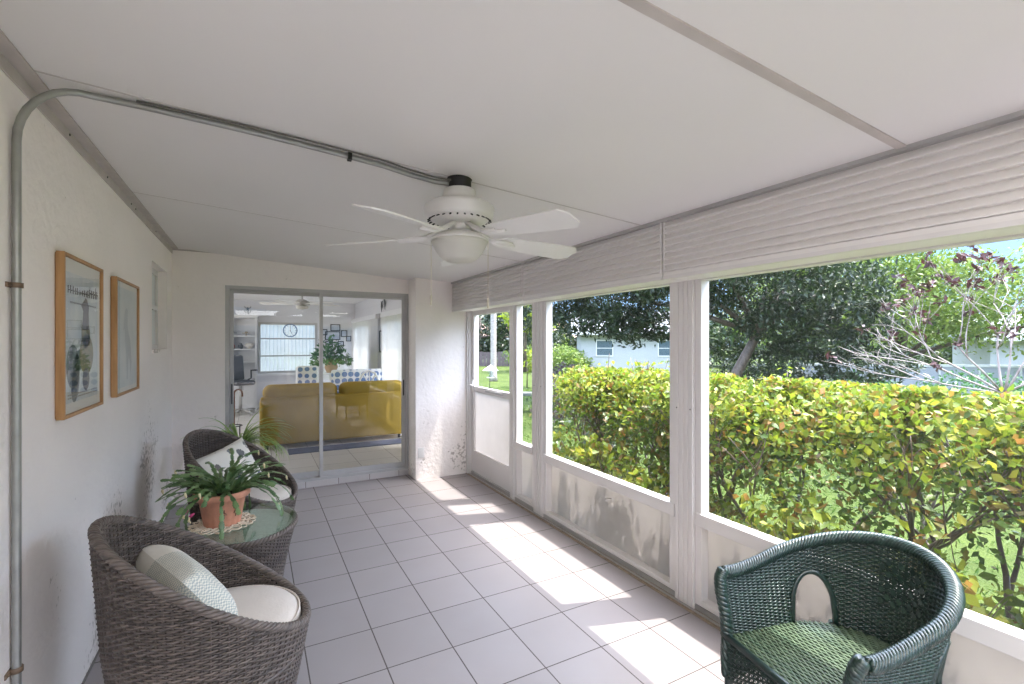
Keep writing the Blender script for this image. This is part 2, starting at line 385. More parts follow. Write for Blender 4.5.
def leaves(name, m, centers, size, parent=None, rng=None, aspect=.5, jit=.35, up=.3, fold=.15):
    """folded 4-vertex leaves at given centres (numpy N,3)"""
    rng = rng or np.random.default_rng(3); n = len(centers)
    d = rng.normal(size=(n, 3)); d /= np.linalg.norm(d, axis=1)[:, None]
    nrm = rng.normal(size=(n, 3)) + np.array([0, 0, up*4]); nrm -= d*np.sum(nrm*d, axis=1)[:, None]; nrm /= np.linalg.norm(nrm, axis=1)[:, None]
    q = np.cross(d, nrm); L = size*(1 + jit*rng.uniform(-1, 1, n))[:, None]; W = L*aspect
    a = centers - d*L/2; e = centers + d*L/2; mid = centers - d*L*.08
    l = mid + q*W/2 + nrm*W*fold; r = mid - q*W/2 + nrm*W*fold
    v = np.stack([a, r, e, l], 1).reshape(-1, 3)
    me = bpy.data.meshes.new(name)
    me.vertices.add(4*n); me.vertices.foreach_set('co', v.ravel().astype(np.float32))
    tri = np.arange(n)[:, None]*4 + np.array([0, 1, 2, 0, 2, 3])[None, :]
    me.loops.add(6*n); me.loops.foreach_set('vertex_index', tri.ravel().astype(np.int32))
    me.polygons.add(2*n); me.polygons.foreach_set('loop_start', np.arange(2*n, dtype=np.int32)*3)
    me.materials.append(m); me.update(calc_edges=True); me.validate()
    o = bpy.data.objects.new(name, me); COL.objects.link(o)
    if parent is not None: o.parent = parent
    return o

# ================================================================== SETTING: porch shell
XL, XR, YB, YE = -0.68, 2.22, 5.48, -2.4
def ceil_z(x): return 2.43 - .076*(x + .68)
struct('floor', MB().box(-.8, 2.36, YE-.1, 5.62, -.12, 0), tile)
mb = MB(); mb.prism([(-.84, ceil_z(-.84)), (2.28, ceil_z(2.28)), (2.24, ceil_z(2.24)+.1), (-.84, ceil_z(-.84)+.1)], YE-.1, 5.62)
struct('ceiling', mb, ceil_m)
# left wall with the small window niche
mb = MB(); ny0, ny1, nz0, nz1 = 4.484, 5.19, 1.475, 2.16
mb.box(-.84, XL, YE, ny0, 0, 2.44); mb.box(-.84, XL, ny1, 5.62, 0, 2.44)
mb.box(-.84, XL, ny0, ny1, 0, nz0); mb.box(-.84, XL, ny0, ny1, nz1, 2.44)
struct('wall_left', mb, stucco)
wn = sroot('window_1', (XL-.065, (ny0+ny1)/2, nz0))
h = nz1-nz0; hw = (ny1-ny0)/2
mb = MB(); mb.box(-.03, 0, -hw, -hw+.045, 0, h); mb.box(-.03, 0, hw-.045, hw, 0, h); mb.box(-.03, 0, -hw+.045, hw-.045, 0, .045); mb.box(-.03, 0, -hw+.045, hw-.045, h-.045, h); mb.box(-.028, .006, -hw+.045, hw-.045, h*.52-.02, h*.52+.02)
mb.build('window_frame', alu, wn, bevel=.003)
MB().box(-.02, -.014, -hw+.04, hw-.04, .04, h-.04).build('pane', mat('frosted_pane', (205, 208, 205), .3, .05, 4), wn)
MB().box(-.001, .075, -hw, hw, -.02, .006).build('window_sill', stucco, wn)
# back wall + pier + slider opening
mb = MB(); DX0, DX1, DZ0, DZ1 = -.25, 1.585, .06, 2.10
mb.box(-.68, DX0, YB, 5.62, 0, 2.42); mb.prism([(DX0, DZ1), (DX1, DZ1), (DX1, ceil_z(DX1)), (DX0, ceil_z(DX0))], YB, 5.62)
mb.prism([(DX1, 0), (2.34, 0), (2.34, ceil_z(2.34)), (DX1, ceil_z(DX1))], 5.20, 5.62)
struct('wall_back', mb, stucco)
struct('trim_1', MB().box(DX0, DX1, YB-.004, 5.60, 0, .06), tile_mat('step_tile', (190, 184, 182), (118, 110, 106), .33, 9, .15, 3))
# ceiling angle strip along the left wall and its screws
mb = MB(); mb.box(XL, XL+.006, YE, YB, 2.372, 2.428); mb.box(XL, XL+.05, YE, YB, 2.416, 2.4245)
tr = struct('trim_2', mb, batten)
mb = MB()
for y in (2.28, 2.62, 3.2, 3.75, 3.88, 4.6): mb.lathe([(0, -.001), (.006, -.001), (.005, .002), (0, .002)], 8, M=Matrix.Translation((XL+.007, y, 2.40)) @ Matrix.Rotation(PI/2, 4, 'Y'))
mb.build('screw', black_m, tr)
# battens over the ceiling joints
for i, (y, wd, th) in enumerate(((.83, .015, .005), (2.115, .004, .002), (3.55, .0035, .0015), (-.6, .015, .005))):
    mb = MB(); q = lambda x: ceil_z(x)
    mb.prism([(XL+.02, q(XL+.02)-th), (2.03, q(2.03)-th), (2.03, q(2.03)), (XL+.02, q(XL+.02))], y-wd, y+wd)
    struct('trim_%d' % (3+i), mb, batten if i in (0, 3) else mat('joint_%d' % i, (196, 190, 186), .6))
mb = MB().box(XL, DX0-.02, YB-.006, YB, 2.405, 2.418); struct('trim_7', mb, batten)
struct('baseboard_left', MB().box(XL, XL+.006, YE, YB, 0, .012), mat('caulk', (120, 116, 112), .8))

# --------------------------------------------------------------- right side: posts, sill, headers
struct('trim_8', MB().box(2.185, 2.36, YE, 5.2, 0, .006).box(2.325, 2.36, YE, 5.2, .006, .05), dirt)
struct('trim_9', MB().box(2.232, 2.325, YE, 5.2, .006, .035).box(2.205, 2.215, YE, 5.2, .006, .014), alu_grey)
struct('trim_10', MB().box(2.20, 2.28, YE, 5.2, 1.925, 2.19).box(2.2, 2.30, YE, 5.2, 1.916, 1.94), alu)
def post(name, y0, y1):
    mb = MB(); mb.box(2.225, 2.325, y0, y1, .0, 1.9)
    ww = (y1-y0); 
    for k in range(4): mb.box(2.218, 2.226, y0+.006+k*ww/4, y0+ww/4*(k+1)-.004, .0, 1.9)
    o = struct(name, mb, alu, bevel=.0015)
    s = MB()
    for yy in (y0+.02, y1-.02): s.lathe([(0, 0), (.004, 0), (.004, .003), (0, .003)], 8, M=Matrix.Translation((2.2185, yy, 1.15)) @ Matrix.Rotation(-PI/2, 4, 'Y'))
    s.build('screw', black_m, o)
post('trim_11', 1.925, 2.065); post('trim_12', 3.56, 3.715); post('trim_13', -.10, .04)
post('trim_14', -1.9, -1.76)
struct('trim_15', MB().box(2.205, 2.33, 5.15, 5.2, .0, 1.9).box(2.19, 2.21, 5.165, 5.2, 0, 1.9), alu)
def bay(name, y0, y1, zr=.485):
    r = sroot(name, (2.25, (y0+y1)/2, .04)); hy = (y1-y0)/2; 
    mb = MB(); mb.box(-.02, .045, -hy, -hy+.045, 0, 1.877).box(-.02, .045, hy-.045, hy, 0, 1.877).box(-.02, .045, -hy+.045, hy-.045, 1.85, 1.877).box(-.02, .045, -hy+.045, hy-.045, 0, .03)
    mb.build('window_frame', alu, r, bevel=.002)
    MB().box(-.028, .045, -hy+.002, hy-.002, zr-.035, zr+.04).build('rail', alu, r, bevel=.004)
    MB().box(.036, .041, -hy+.04, hy-.04, .028, zr-.033).build('kick_panel', kick, r)
    MB().quad((.02, -hy+.04, zr+.04), (.02, hy-.04, zr+.04), (.02, hy-.04, 1.852), (.02, -hy+.04, 1.852)).build('screen', screen, r)
bay('window_2', 2.067, 3.558); bay('window_3', .042, 1.923); bay('window_4', -1.758, -.102)
# narrow sidelight
r = sroot('window_5', (2.25, 3.9, .04)); 
mb = MB().box(-.02, .045, -.183, -.145, 0, 1.877).box(-.02, .045, .145, .183, 0, 1.877).box(-.02, .045, -.145, .145, 1.85, 1.877).box(-.02, .045, -.145, .145, 0, .03)
mb.build('window_frame', alu, r, bevel=.002)
MB().box(-.035, .045, -.145, .145, .475, .54).build('rail', alu, r, bevel=.003)
MB().box(.036, .041, -.15, .15, .028, .48).build('kick_panel', kick, r)
MB().quad((.02, -.15, .535), (.02, .15, .535), (.02, .15, 1.852), (.02, -.15, 1.852)).build('screen', screen, r)
struct('trim_16', MB().box(2.215, 2.32, 4.084, 4.15, .0, 1.9), alu, bevel=.002)
# screen door
r = sroot('door_1', (2.26, 4.65, .045)); hy = .498
mb = MB().box(-.02, .025, -hy, -hy+.06, 0, 1.864).box(-.02, .025, hy-.06, hy, 0, 1.864).box(-.02, .025, -hy+.06, hy-.06, 1.80, 1.864).box(-.02, .025, -hy+.06, hy-.06, .93, .985).box(-.02, .025, -hy+.06, hy-.06, 0, .24)
mb.build('door_frame', alu, r, bevel=.003)
MB().box(.0, .005, -hy+.055, hy-.055, .238, .932).build('kick_panel', kick, r)
MB().quad((.002, -hy+.055, .98), (.002, hy-.055, .98), (.002, hy-.055, 1.805), (.002, -hy+.055, 1.805)).build('screen', screen, r)
mb = MB().box(-.032, -.02, .445, .485, .93, 1.06); mb.tube([(-.03, .465, 1.0), (-.06, .465, 1.0), (-.062, .43, 1.0), (-.062, .385, .995)], .007, 8)
mb.build('door_handle', white_pl, r)
MB().box(-.034, -.02, -.30, .10, .945, .97).build('push_bar', alu_grey, r)
# rear end of the porch (open, screened like the sides)
r = sroot('window_6', (.77, YE+.04, .0))
mb = MB().box(-1.44, -1.36, -.03, .03, 0, 2.2).box(1.36, 1.44, -.03, .03, 0, 2.2).box(-.04, .04, -.03, .03, .5, 1.95).box(-1.36, 1.36, -.03, .03, .46, .54).box(-1.36, 1.36, -.03, .03, 1.95, 2.2)
mb.build('window_frame', alu, r); MB().box(-1.36, 1.36, -.005, .005, .02, .46).build('kick_panel', kick, r)

# lap-profile valance boxes above the windows
def valance(y0, y1, label):
    t = thing('slatted_valance', label, 'valance', (2.02, (y0+y1)/2, 1.895)); hy = (y1-y0)/2; n = 8
    H = .315; pts = [(.19, .0), (-.008, .0), (-.008, .032), (0, .034)]
    for k in range(n-0):
        z0 = .036+(H-.036)*k/n; z1 = .036+(H-.036)*(k+1)/n
        pts += [(-.016, z0), (-.016, z0+.004), (.008, z1-.003), (.008, z1)]
    pts += [(.19, H)]
    MB().prism(pts, -hy+.012, hy-.012).build('slat_panel', lap, t)
    mb = MB()
    mb.box(-.004, .19, -hy, -hy+.012, .0, H)
    for k in range(n):
        z0 = .036+(H-.036)*(k+.35)/n; mb.box(-.012, 0, -hy, -hy+.010, z0, z0+.022)
    mb.build('end_cap', lap, t)
    mb = MB().box(-.004, .19, hy-.012, hy, .0, H)
    mb.build('end_cap', lap, t)
    MB().box(-.012, .02, -hy+.004, hy-.004, -.006, .012).build('bottom_rail', alu, t)
valance(3.545, 5.19, 'farthest of the pale slatted valances, over the screen door')
valance(1.965, 3.535, 'middle pale slatted valance, behind the tip of the fan blade')
valance(-.10, 1.955, 'nearest and largest pale slatted valance, above the hedge view')
valance(-2.2, -.11, 'pale slatted valance behind the photographer, out of the frame')
struct('trim_17', MB().prism([(2.0, ceil_z(2.0)-.016), (2.21, ceil_z(2.21)-.01), (2.21, ceil_z(2.21)), (2.0, ceil_z(2.0))], YE, 5.2), alu_grey)

# ================================================================== sliding door
r = sroot('door_2', (.6675, 5.54, .06)); HX = (DX1-DX0)/2; HZ_ = DZ1-DZ0
mb = MB().box(-HX, -HX+.035, -.055, .055, 0, HZ_).box(HX-.035, HX, -.055, .055, 0, HZ_).box(-HX+.035, HX-.035, -.055, .055, HZ_-.035, HZ_).box(-HX+.035, HX-.035, -.055, .055, 0, .03)
mb.build('door_frame', alu_grey, r, bevel=.002)
mx_ = .638-.6675
def panel(x0, x1, y):
    p = MB().box(x0, x0+.035, y-.015, y+.015, .03, HZ_-.035).box(x1-.035, x1, y-.015, y+.015, .03, HZ_-.035).box(x0+.035, x1-.035, y-.015, y+.015, HZ_-.07, HZ_-.035).box(x0+.035, x1-.035, y-.015, y+.015, .03, .09)
    o = p.build('door_panel', alu_grey, r, bevel=.002)
    MB().quad((x0+.03, y, .085), (x1-.03, y, .085), (x1-.03, y, HZ_-.065), (x0+.03, y, HZ_-.065)).build('pane', glass, o)
    return o
p1 = panel(-HX+.036, mx_+.02, .022); p2 = panel(mx_-.018, HX-.036, -.022)
MB().box(-HX+.05, -HX+.06, -.004, .006, .86, 1.06).build('door_handle', black_m, p1)
MB().box(HX-.062, HX-.05, -.052, -.037, .86, 1.04).build('door_handle', black_m, p2)

# ================================================================== ceiling fan, conduit
FX, FY = .86, 2.12
t = thing('ceiling_fan', 'white five-blade ceiling fan with a bowl light, hanging over the tiled porch', 'ceiling fan', (FX, FY, 0))
CZ = ceil_z(FX)
MB().lathe([(0, CZ-.05), (.05, CZ-.05), (.055, CZ-.045), (.055, CZ-.006), (.06, CZ-.004), (.06, CZ+.002), (0, CZ+.002)], 20).build('ceiling_box', black_m, t)
MB().lathe([(0, 2.262), (.07, 2.262), (.075, 2.255), (.078, 2.235), (.075, 2.215), (.09, 2.205), (.14, 2.195), (.162, 2.182), (.168, 2.165), (.160, 2.15), (.163, 2.14), (.155, 2.125), (.12, 2.108), (.06, 2.10), (0, 2.10)], 48).build('motor_housing', white_pl, t)
mb = MB()
for k in range(28):
    mb = MB(); a = 2*PI*k/28; M = Matrix.Rotation(a, 4, 'Z') @ Matrix.Translation((.139, 0, 2.1165)) @ Matrix.Rotation(.5, 4, 'Y'); mb.box(-.014, .014, -.0035, .0035, -.0025, .0025, M)
    mb.build('vent_slot', black_m, t)
MB().lathe([(0, 2.10), (.052, 2.10), (.052, 2.085), (.046, 2.08), (.05, 2.062), (0, 2.062)], 28).build('switch_housing', white_pl, t)
bowl = translucent('frosted_bowl', (236, 234, 228), .4)
MB().lathe([(0, 2.064), (.06, 2.064), (.10, 2.05), (.138, 2.025), (.14, 2.018), (.0, 2.018)], 40).build('light_fitter', white_pl, t)
MB().lathe([(.133, 2.02), (.128, 2.0), (.11, 1.965), (.085, 1.935), (.06, 1.922), (0, 1.917)], 40).build('lamp_shade', bowl, t)
for k, a in enumerate((1, 71, 145, -143, -71)):
    M = Matrix.Rotation(math.radians(a), 4, 'Z') @ Matrix.Translation((0, 0, 2.045)) @ Matrix.Rotation(math.radians(2.5), 4, 'Y')
    P_ = M @ Matrix.Rotation(math.radians(-14), 4, 'X')
    def outline(u):
        # half width along blade, u 0..1 from root to tip
        wdt = .05 + .027*math.sin(min(1, u*1.15)*PI/2)
        if u > .93: wdt *= math.sqrt(max(0.0, 1-((u-.93)/.07)**2))*.45+.55
        if u < .06: wdt *= .6+.4*u/.06
        return wdt
    mb = MB(); nU = 16
    for s_ in (-1, 1):
        for i in range(nU+1):
            u = i/nU; x = .205 + .455*u; ww = outline(u)
            for sg in (-1, 1): mb.v.append(tuple(P_ @ Vector((x, sg*ww, s_*.003))))
    n2 = 2*(nU+1)
    for i in range(nU):
        a0 = 2*i; mb.f += [(a0, a0+2, a0+3, a0+1), (n2+a0+1, n2+a0+3, n2+a0+2, n2+a0), (a0, n2+a0, n2+a0+2, a0+2), (a0+1, a0+3, n2+a0+3, n2+a0+1)]
    mb.f += [(0, 1, n2+1, n2), (n2-2, 2*n2-2, 2*n2-1, n2-1)]
    b = mb.build('blade', white_pl, t)
    mb = MB(); q = [M @ Vector(p) for p in ((.05, 0, .055), (.10, 0, .03), (.16, 0, .004), (.22, 0, -.008), (.30, 0, -.008))]
    mb.tube(q, [.012, .012, .011, .014, .008], 8, flat=1.0)
    for sg in (-1, 1): mb.tube([M @ Vector(p) for p in ((.15, 0, .004), (.20, sg*.03, -.004), (.27, sg*.038, -.007))], [.008, .009, .006], 8)
    mb.smooth = True; mb.build('blade_bracket', white_pl, b)
for sg, zb in ((-1, 1.715), (1, 1.70)):
    cxx, cyy = sg*.135*.88, -sg*.135*.475
    mb = MB(); mb.tube([(cxx, cyy, 2.02), (cxx, cyy, zb+.05)], .0018, 6); mb.tube([(cxx, cyy, zb+.05), (cxx, cyy, zb+.04), (cxx, cyy, zb)], [.003, .006, .005], 8)
    mb.build('pull_chain', mat('chain%d' % (sg+1), (196, 188, 170), .4), t)

t = thing('metal_conduit', 'grey metal conduit running up the left wall and bending across the ceiling', 'conduit', (XL+.016, 2.085, 0))
X0 = XL+.016
pts = [(.02, 0, 0.0), (.02, 0, .18), (.012, 0, .30), (0, 0, .38), (0, 0, 2.18)]
for k in range(1, 9):
    a = k/9*PI/2; pts.append((0+.17*(1-math.cos(a))*.95, .08*(1-math.cos(a)), 2.18+.218*math.sin(a)))
pts += [(.17, .08, 2.398)]
for k in range(1, 11):
    x = .17 + k/10*(FX-.10-.17-X0); pts.append((x, .08 - .03*math.sin(k/10*PI) + (.02 if k > 8 else 0), ceil_z(X0+x)-.0155))
pts.append((FX-.055-X0, .03, CZ-.03))
mb = MB().tube(pts, .0118, 12); mb.smooth = True; mb.build('pipe', conduit_m, t)
mb = MB(); 
pts2 = [(x, y-.02-.02*math.sin(i/12*PI), z+.008) for i, (x, y, z) in enumerate(pts[14:])]
mb.tube(pts2, .004, 6).build('cable', mat('cable', (96, 94, 90), .5), t)
for z, w_ in ((1.72, .02), (.50, .026), (.43, .018)):
    mb = MB().tube([(0, 0, z-.008), (0, 0, z+.008)], .0165, 14); mb.box(-.02, -.012, -w_-.012, w_+.012, z-.008, z+.008); mb.lathe([(0, 0), (.005, 0), (.005, .006), (0, .006)], 8, M=Matrix.Translation((-.012, -w_, z)) @ Matrix.Rotation(PI/2, 4, 'Y')); mb.build('clamp', mat('rusty%d' % int(z*100), (112, 92, 74), .6), t)
x = .36-X0; mb = MB().tube([(x-.008, .052, ceil_z(.36)-.02), (x+.008, .052, ceil_z(.36)-.02)], .017, 12).box(x-.008, x+.008, .03, .04, ceil_z(.36)-.035, ceil_z(.36)); mb.build('clamp', black_m, t)

# ================================================================== framed prints on the left wall
def poster_mat(name, base, c2, sc):
    m, t_, p = newmat(name); v = coord(t_)
    n = N(t_, 'ShaderNodeTexNoise'); n.inputs['Scale'].default_value = sc; n.inputs['Detail'].default_value = 4; t_.links.new(v, n.inputs['Vector'])
    t_.links.new(ramp(t_, n.outputs[0], [(.35, s2l(*base)), (.65, s2l(*c2))]), p.inputs['Base Color']); p.inputs['Roughness'].default_value = .5; return m
paper = mat('paper', (222, 222, 216), .7, .02, 3)
def framed(y0, y1, z0, z1, label, kind):
    t = thing('framed_print', label, 'picture', (XL, (y0+y1)/2, z0), 0, None); hy = (y1-y0)/2; H = z1-z0; D = .030; fw = .014
    MB().box(.004, D, -hy, -hy+fw, 0, H).box(.004, D, hy-fw, hy, 0, H).box(.004, D, -hy+fw, hy-fw, 0, fw).box(.004, D, -hy+fw, hy-fw, H-fw, H).box(0, .01, -hy+.005, hy-.005, .005, H-.005).build('frame', oak, t, bevel=.0015)
    MB().box(.010, .018, -hy+fw, hy-fw, fw, H-fw).build('mat_board', paper, t)
    X = .0184
    if kind == 0:
        MB().quad((X, -hy+.05, .055), (X, hy-.05, .055), (X, hy-.05, H-.07), (X, -hy+.05, H-.07)).build('print', poster_mat('poster', (214, 218, 216), (186, 198, 204), 7), t)
        X += .0005
        def blob(pts, m_, nm='motif'):
            MB().quad(*[(X, y, z) for y, z in pts]).build(nm, m_, t)
        def ell(cy, cz, ry, rz, rot=0, n=18):
            return [(cy+ry*math.cos(a)*math.cos(rot)-rz*math.sin(a)*math.sin(rot), cz+ry*math.cos(a)*math.sin(rot)+rz*math.sin(a)*math.cos(rot)) for a in [2*PI*k/n for k in range(n)]]
        blu = poster_mat('rooster_blue', (92, 104, 122), (128, 140, 140), 40); och = poster_mat('rooster_ochre', (150, 134, 96), (110, 120, 84), 40); gy = mat('rooster_grey', (112, 108, 112), .6)
        mb = MB()
        for e in (ell(-.13, .20, .085, .095, .3), ell(-.10, .135, .05, .085, -.3), ell(-.04, .23, .07, .045, .3)): mb.quad(*[(X, y, z) for y, z in e])
        mb.build('rooster_tail', blu, t)
        X += .0004
        mb = MB()
        for e in (ell(.05, .25, .10, .09, 0), ell(.035, .345, .06, .07, 0)): mb.quad(*[(X, y, z) for y, z in e])
        mb.build('rooster_body', och, t)
        X += .0004
        mb = MB(); mb.quad(*[(X, y, z) for y, z in ((-.015, .36), (.085, .36), (.075, .43), (.08, .46), (.055, .495), (.03, .50), (.0, .48), (-.03, .465), (.0, .44))])
        mb.build('rooster_neck', gy, t); MB().quad(*[(X, y, z) for y, z in ell(.04, .14, .05, .05)]).build('rooster_thigh', gy, t)
        ink = mat('ink', (62, 60, 62), .6); mb = MB(); rg = random.Random(5); y = -.20
        while y < .20:
            wl = rg.uniform(.016, .03); hh = (.05 if y > .06 else .03) ; z0_ = H-.155
            mb.box(X, X+.0004, y, y+.009, z0_, z0_+hh*rg.uniform(.7, 1.1)); mb.box(X, X+.0004, y, y+wl, z0_+hh*.35, z0_+hh*.5); 
            y += wl+.005
        y = -.17
        while y < .19: mb.box(X, X+.0004, y, y+.006, H-.195, H-.188); y += .0135
        mb.build('lettering', ink, t)
        mb = MB()
        for z_ in (.085, .072): 
            y = -.2
            while y < .2: mb.box(X, X+.0004, y, y+.02, z_, z_+.005); y += .026
        mb.build('caption_line', mat('faded_ink', (150, 152, 148), .6), t)
    else:
        MB().quad((X, -hy+.04, .04), (X, hy-.04, .04), (X, hy-.04, H-.045), (X, -hy+.04, H-.045)).build('print', poster_mat('pale_wash', (208, 216, 216), (190, 204, 206), 6), t)
        X += .0005; mb = MB()
        body = [(-.09, .36), (-.06, .47), (-.02, .50), (.02, .49), (.0, .44), (.02, .38), (.09, .30), (.12, .18), (.09, .08), (.07, .18), (.04, .22), (.02, .08), (-.01, .08), (-.02, .22), (-.05, .30), (-.06, .38)]
        b = len(mb.v)
        for (y, z) in body: mb.v.append((X, y, z))
        c = len(body)
        for i in range(1, c//2): 
            mb.f.append((i-1, i, c-i-1, c-i)) if c-i < c else mb.f.append((0, 1, c-1))
        mb.build('bird_sketch', mat('pale_ink', (176, 188, 192), .6), t)
    MB().quad((D-.007, -hy+fw, fw), (D-.007, hy-fw, fw), (D-.007, hy-fw, H-fw), (D-.007, -hy+fw, H-fw)).build('glazing', glass_thin, t)
framed(2.47, 3.02, 1.235, 1.895, 'larger oak-framed rooster poster with dark lettering, nearer on the left wall', 0)
framed(3.285, 3.86, 1.24, 1.895, 'oak-framed pale blue print of a faint bird sketch, nearer the small window', 1)
tag(MB().rbox(-.035, .035, -.006, 0, -.057, .057, .005, M=Matrix.Translation((1.645, 5.2, .30))).build('outlet_cover', white_pl), 'small white outlet cover on the pier right of the sliding door', 'outlet')

# ================================================================== wicker helpers
def woven(surf, cols, rows, amp, r, t, m_row, m_stake, mask=None, rs=None, closed=True, rowname='weave', sub=1, flat=1.6, stake_rows=24):
    """rows: list of v values; cols: number of stakes; surf(u,v)->(pos, normal)"""
    mb = MB()
    nn = cols
    for ri, v in enumerate(rows):
        runs = []; cur = []
        K = nn if closed else nn+1
        for j in range(K*sub + (sub if False else 0)):
            u = j/(nn*sub)
            if mask is None or mask(u, v):
                p, nr = surf(u, v); s_ = math.cos(PI*(j/sub+ri)); cur.append(p+nr*amp*s_)
            else:
                if len(cur) > 1: runs.append(cur)
                cur = []
        full = (len(cur) == K*sub) and closed
        if full: mb.tube(cur, r, 4, closed=True, flat=.6)
        else:
            if closed and runs and cur and mask(0, v):
                runs[0] = cur+runs[0]; cur = []
            if len(cur) > 1: runs.append(cur)
            for q in runs: mb.tube(q, r, 4, flat=.6)
    mb.smooth = True; a = mb.build(rowname, m_row, t)
    mb = MB()
    for j in range(cols if closed else cols+1):
        u = j/cols; cur = []
        for k in range(stake_rows+1):
            v = k/stake_rows
            if mask is None or mask(u, v): cur.append(surf(u, v)[0])
            else:
                if len(cur) > 1: mb.tube(cur, rs or r*.8, 4)
                cur = []
        if len(cur) > 1: mb.tube(cur, rs or r*.8, 4)
    mb.smooth = True; b = mb.build('stake', m_stake, t); b['kind'] = 'stuff'; a['kind'] = 'stuff'
    return a, b
def braid(path, rad, sr, turns, t, m, closed, strands=3, name='braided_rim', steps=None):
    """strands wound round a path (list of Vector)"""
    n = len(path); mb = MB(); M_ = steps or n*2
    for s_ in range(strands):
        pts = []
        for i in range(M_ + (0 if closed else 1)):
            f = i/M_*(n if closed else n-1); a = int(f) % n; b = (a+1) % n if closed else min(a+1, n-1); fr = f-int(f)
            p = path[a].lerp(path[b], fr)
            pa = path[(a-1) % n] if closed else path[max(a-1, 0)]; pb = path[(b+1) % n] if closed else path[min(b+1, n-1)]
            tg = (pb-pa).normalized(); up = Vector((0, 0, 1)); q = tg.cross(up)
            q = q.normalized() if q.length > 1e-4 else Vector((1, 0, 0)); up = q.cross(tg)
            an = 2*PI*(turns*i/M_ + s_/strands)
            pts.append(p+(q*math.cos(an)+up*math.sin(an))*rad)
        mb.tube(pts, sr, 6, closed=closed)
    mb.smooth = True; return mb.build(name, m, t)

# ================================================================== brown tub chairs
def tub_rim(a): return .378 + .492*((1-math.cos(a))/2)**1.12          # a=0 front
def tub_r(z, a):
    k = min(1, z/.42); base = .268 + .082*k**.85
    if z > .42: base += .028*((z-.42)/.4)
    return base + .008*math.cos(a)*k
def make_tub():
    t = thing('wicker_tub_chair', '', 'chair')
    def surf(u, v, off=0):
        a = 2*PI*u; z = .03 + v*.83
        rr = tub_r(z, a)+off; d = Vector((math.cos(a), math.sin(a), 0)); return d*rr+Vector((0, 0, z)), d
    rows = [(.004+.0096*i)/.83 for i in range(int(.83/.0096)+1)]
    mask = lambda u, v: .03+v*.83 <= tub_rim(2*PI*u)-.005
    woven(surf, 84, rows, .0046, .0050, t, wick, wick_stake, mask, rs=.0045, rowname='outer_weave', sub=2, stake_rows=60)
    # inner dark liner so the weave is opaque, thick shell
    mb = MB()
    def lin(u, v):
        a = 2*PI*u; z = .03+v*(tub_rim(a)-.04); rr = tub_r(z, a)-.009
        return (rr*math.cos(a), rr*math.sin(a), z)
    mb.grid(lin, 72, 20, True); mb.smooth = True; mb.build('liner', dark_liner, t)
    surf_in = lambda u, v: (surf(u, v, -.022)[0], -surf(u, v)[1])
    rows2 = [(.27+.0096*i)/.83 for i in range(int(.56/.0096)+1)]
    mask2 = lambda u, v: .29 < .03+v*.83 <= tub_rim(2*PI*u)-.005
    woven(surf_in, 84, rows2, .0042, .0048, t, wick, wick_stake, mask2, rs=.0042, rowname='inner_weave', sub=2, stake_rows=60)
    path = []
    for i in range(120):
        a = 2*PI*i/120; z = tub_rim(a); rr = tub_r(z, a)-.010; path.append(Vector((rr*math.cos(a), rr*math.sin(a), z+.004)))
    braid(path, .0095, .0088, 30, t, wick_rim, True, 4, steps=700)
    MB().lathe([(0, .28), (.335, .28), (.34, .295), (0, .30)], 40).build('seat', wick_stake, t)
    MB().lathe([(0, 0), (.255, 0), (.27, .008), (.27, .03), (0, .03)], 40).build('base_ring', wick_stake, t)
    return t
chair = make_tub()
CH = math.radians(6); CH2 = math.radians(-28)
chair.location = (-.14, 2.255, 0); chair.rotation_euler = (0, 0, CH); chair['label'] = 'dark brown woven tub chair nearest the camera, cut by the bottom edge'
chair['group'] = 'brown wicker tub chairs'
chair2 = dup(chair, (-.06, 4.045, 0), CH2, 'dark brown woven tub chair farther back, between the glass table and the sliding door')
def cushion(loc, label):
    mb = MB(); prof = [(0, 0), (.25, 0), (.28, .012), (.295, .04), (.292, .065), (.27, .088), (.22, .102), (.12, .108), (0, .11)]
    prof = [(r*1.0, z-.045) for r, z in prof]; mb.lathe(prof, 48, rib=lambda a, z: .012*math.sin(3*a)); t = thing('seat_cushion', label, 'cushion', loc, 0, 'round chair cushions')
    mb.build('pad', cushion_m, t)
    pth = [Vector((.288*(1+.012*math.sin(3*a))*math.cos(a), .288*(1+.012*math.sin(3*a))*math.sin(a), 0.033)) for a in [2*PI*k/60 for k in range(60)]]
    MB().tube(pth, .0045, 6, closed=True).build('piping', cushion_m, t)
cushion((-.115, 2.262, .375), 'round cream seat cushion in the near brown tub chair')
cushion((-.04, 4.03, .372), 'round cream seat cushion in the far brown tub chair')
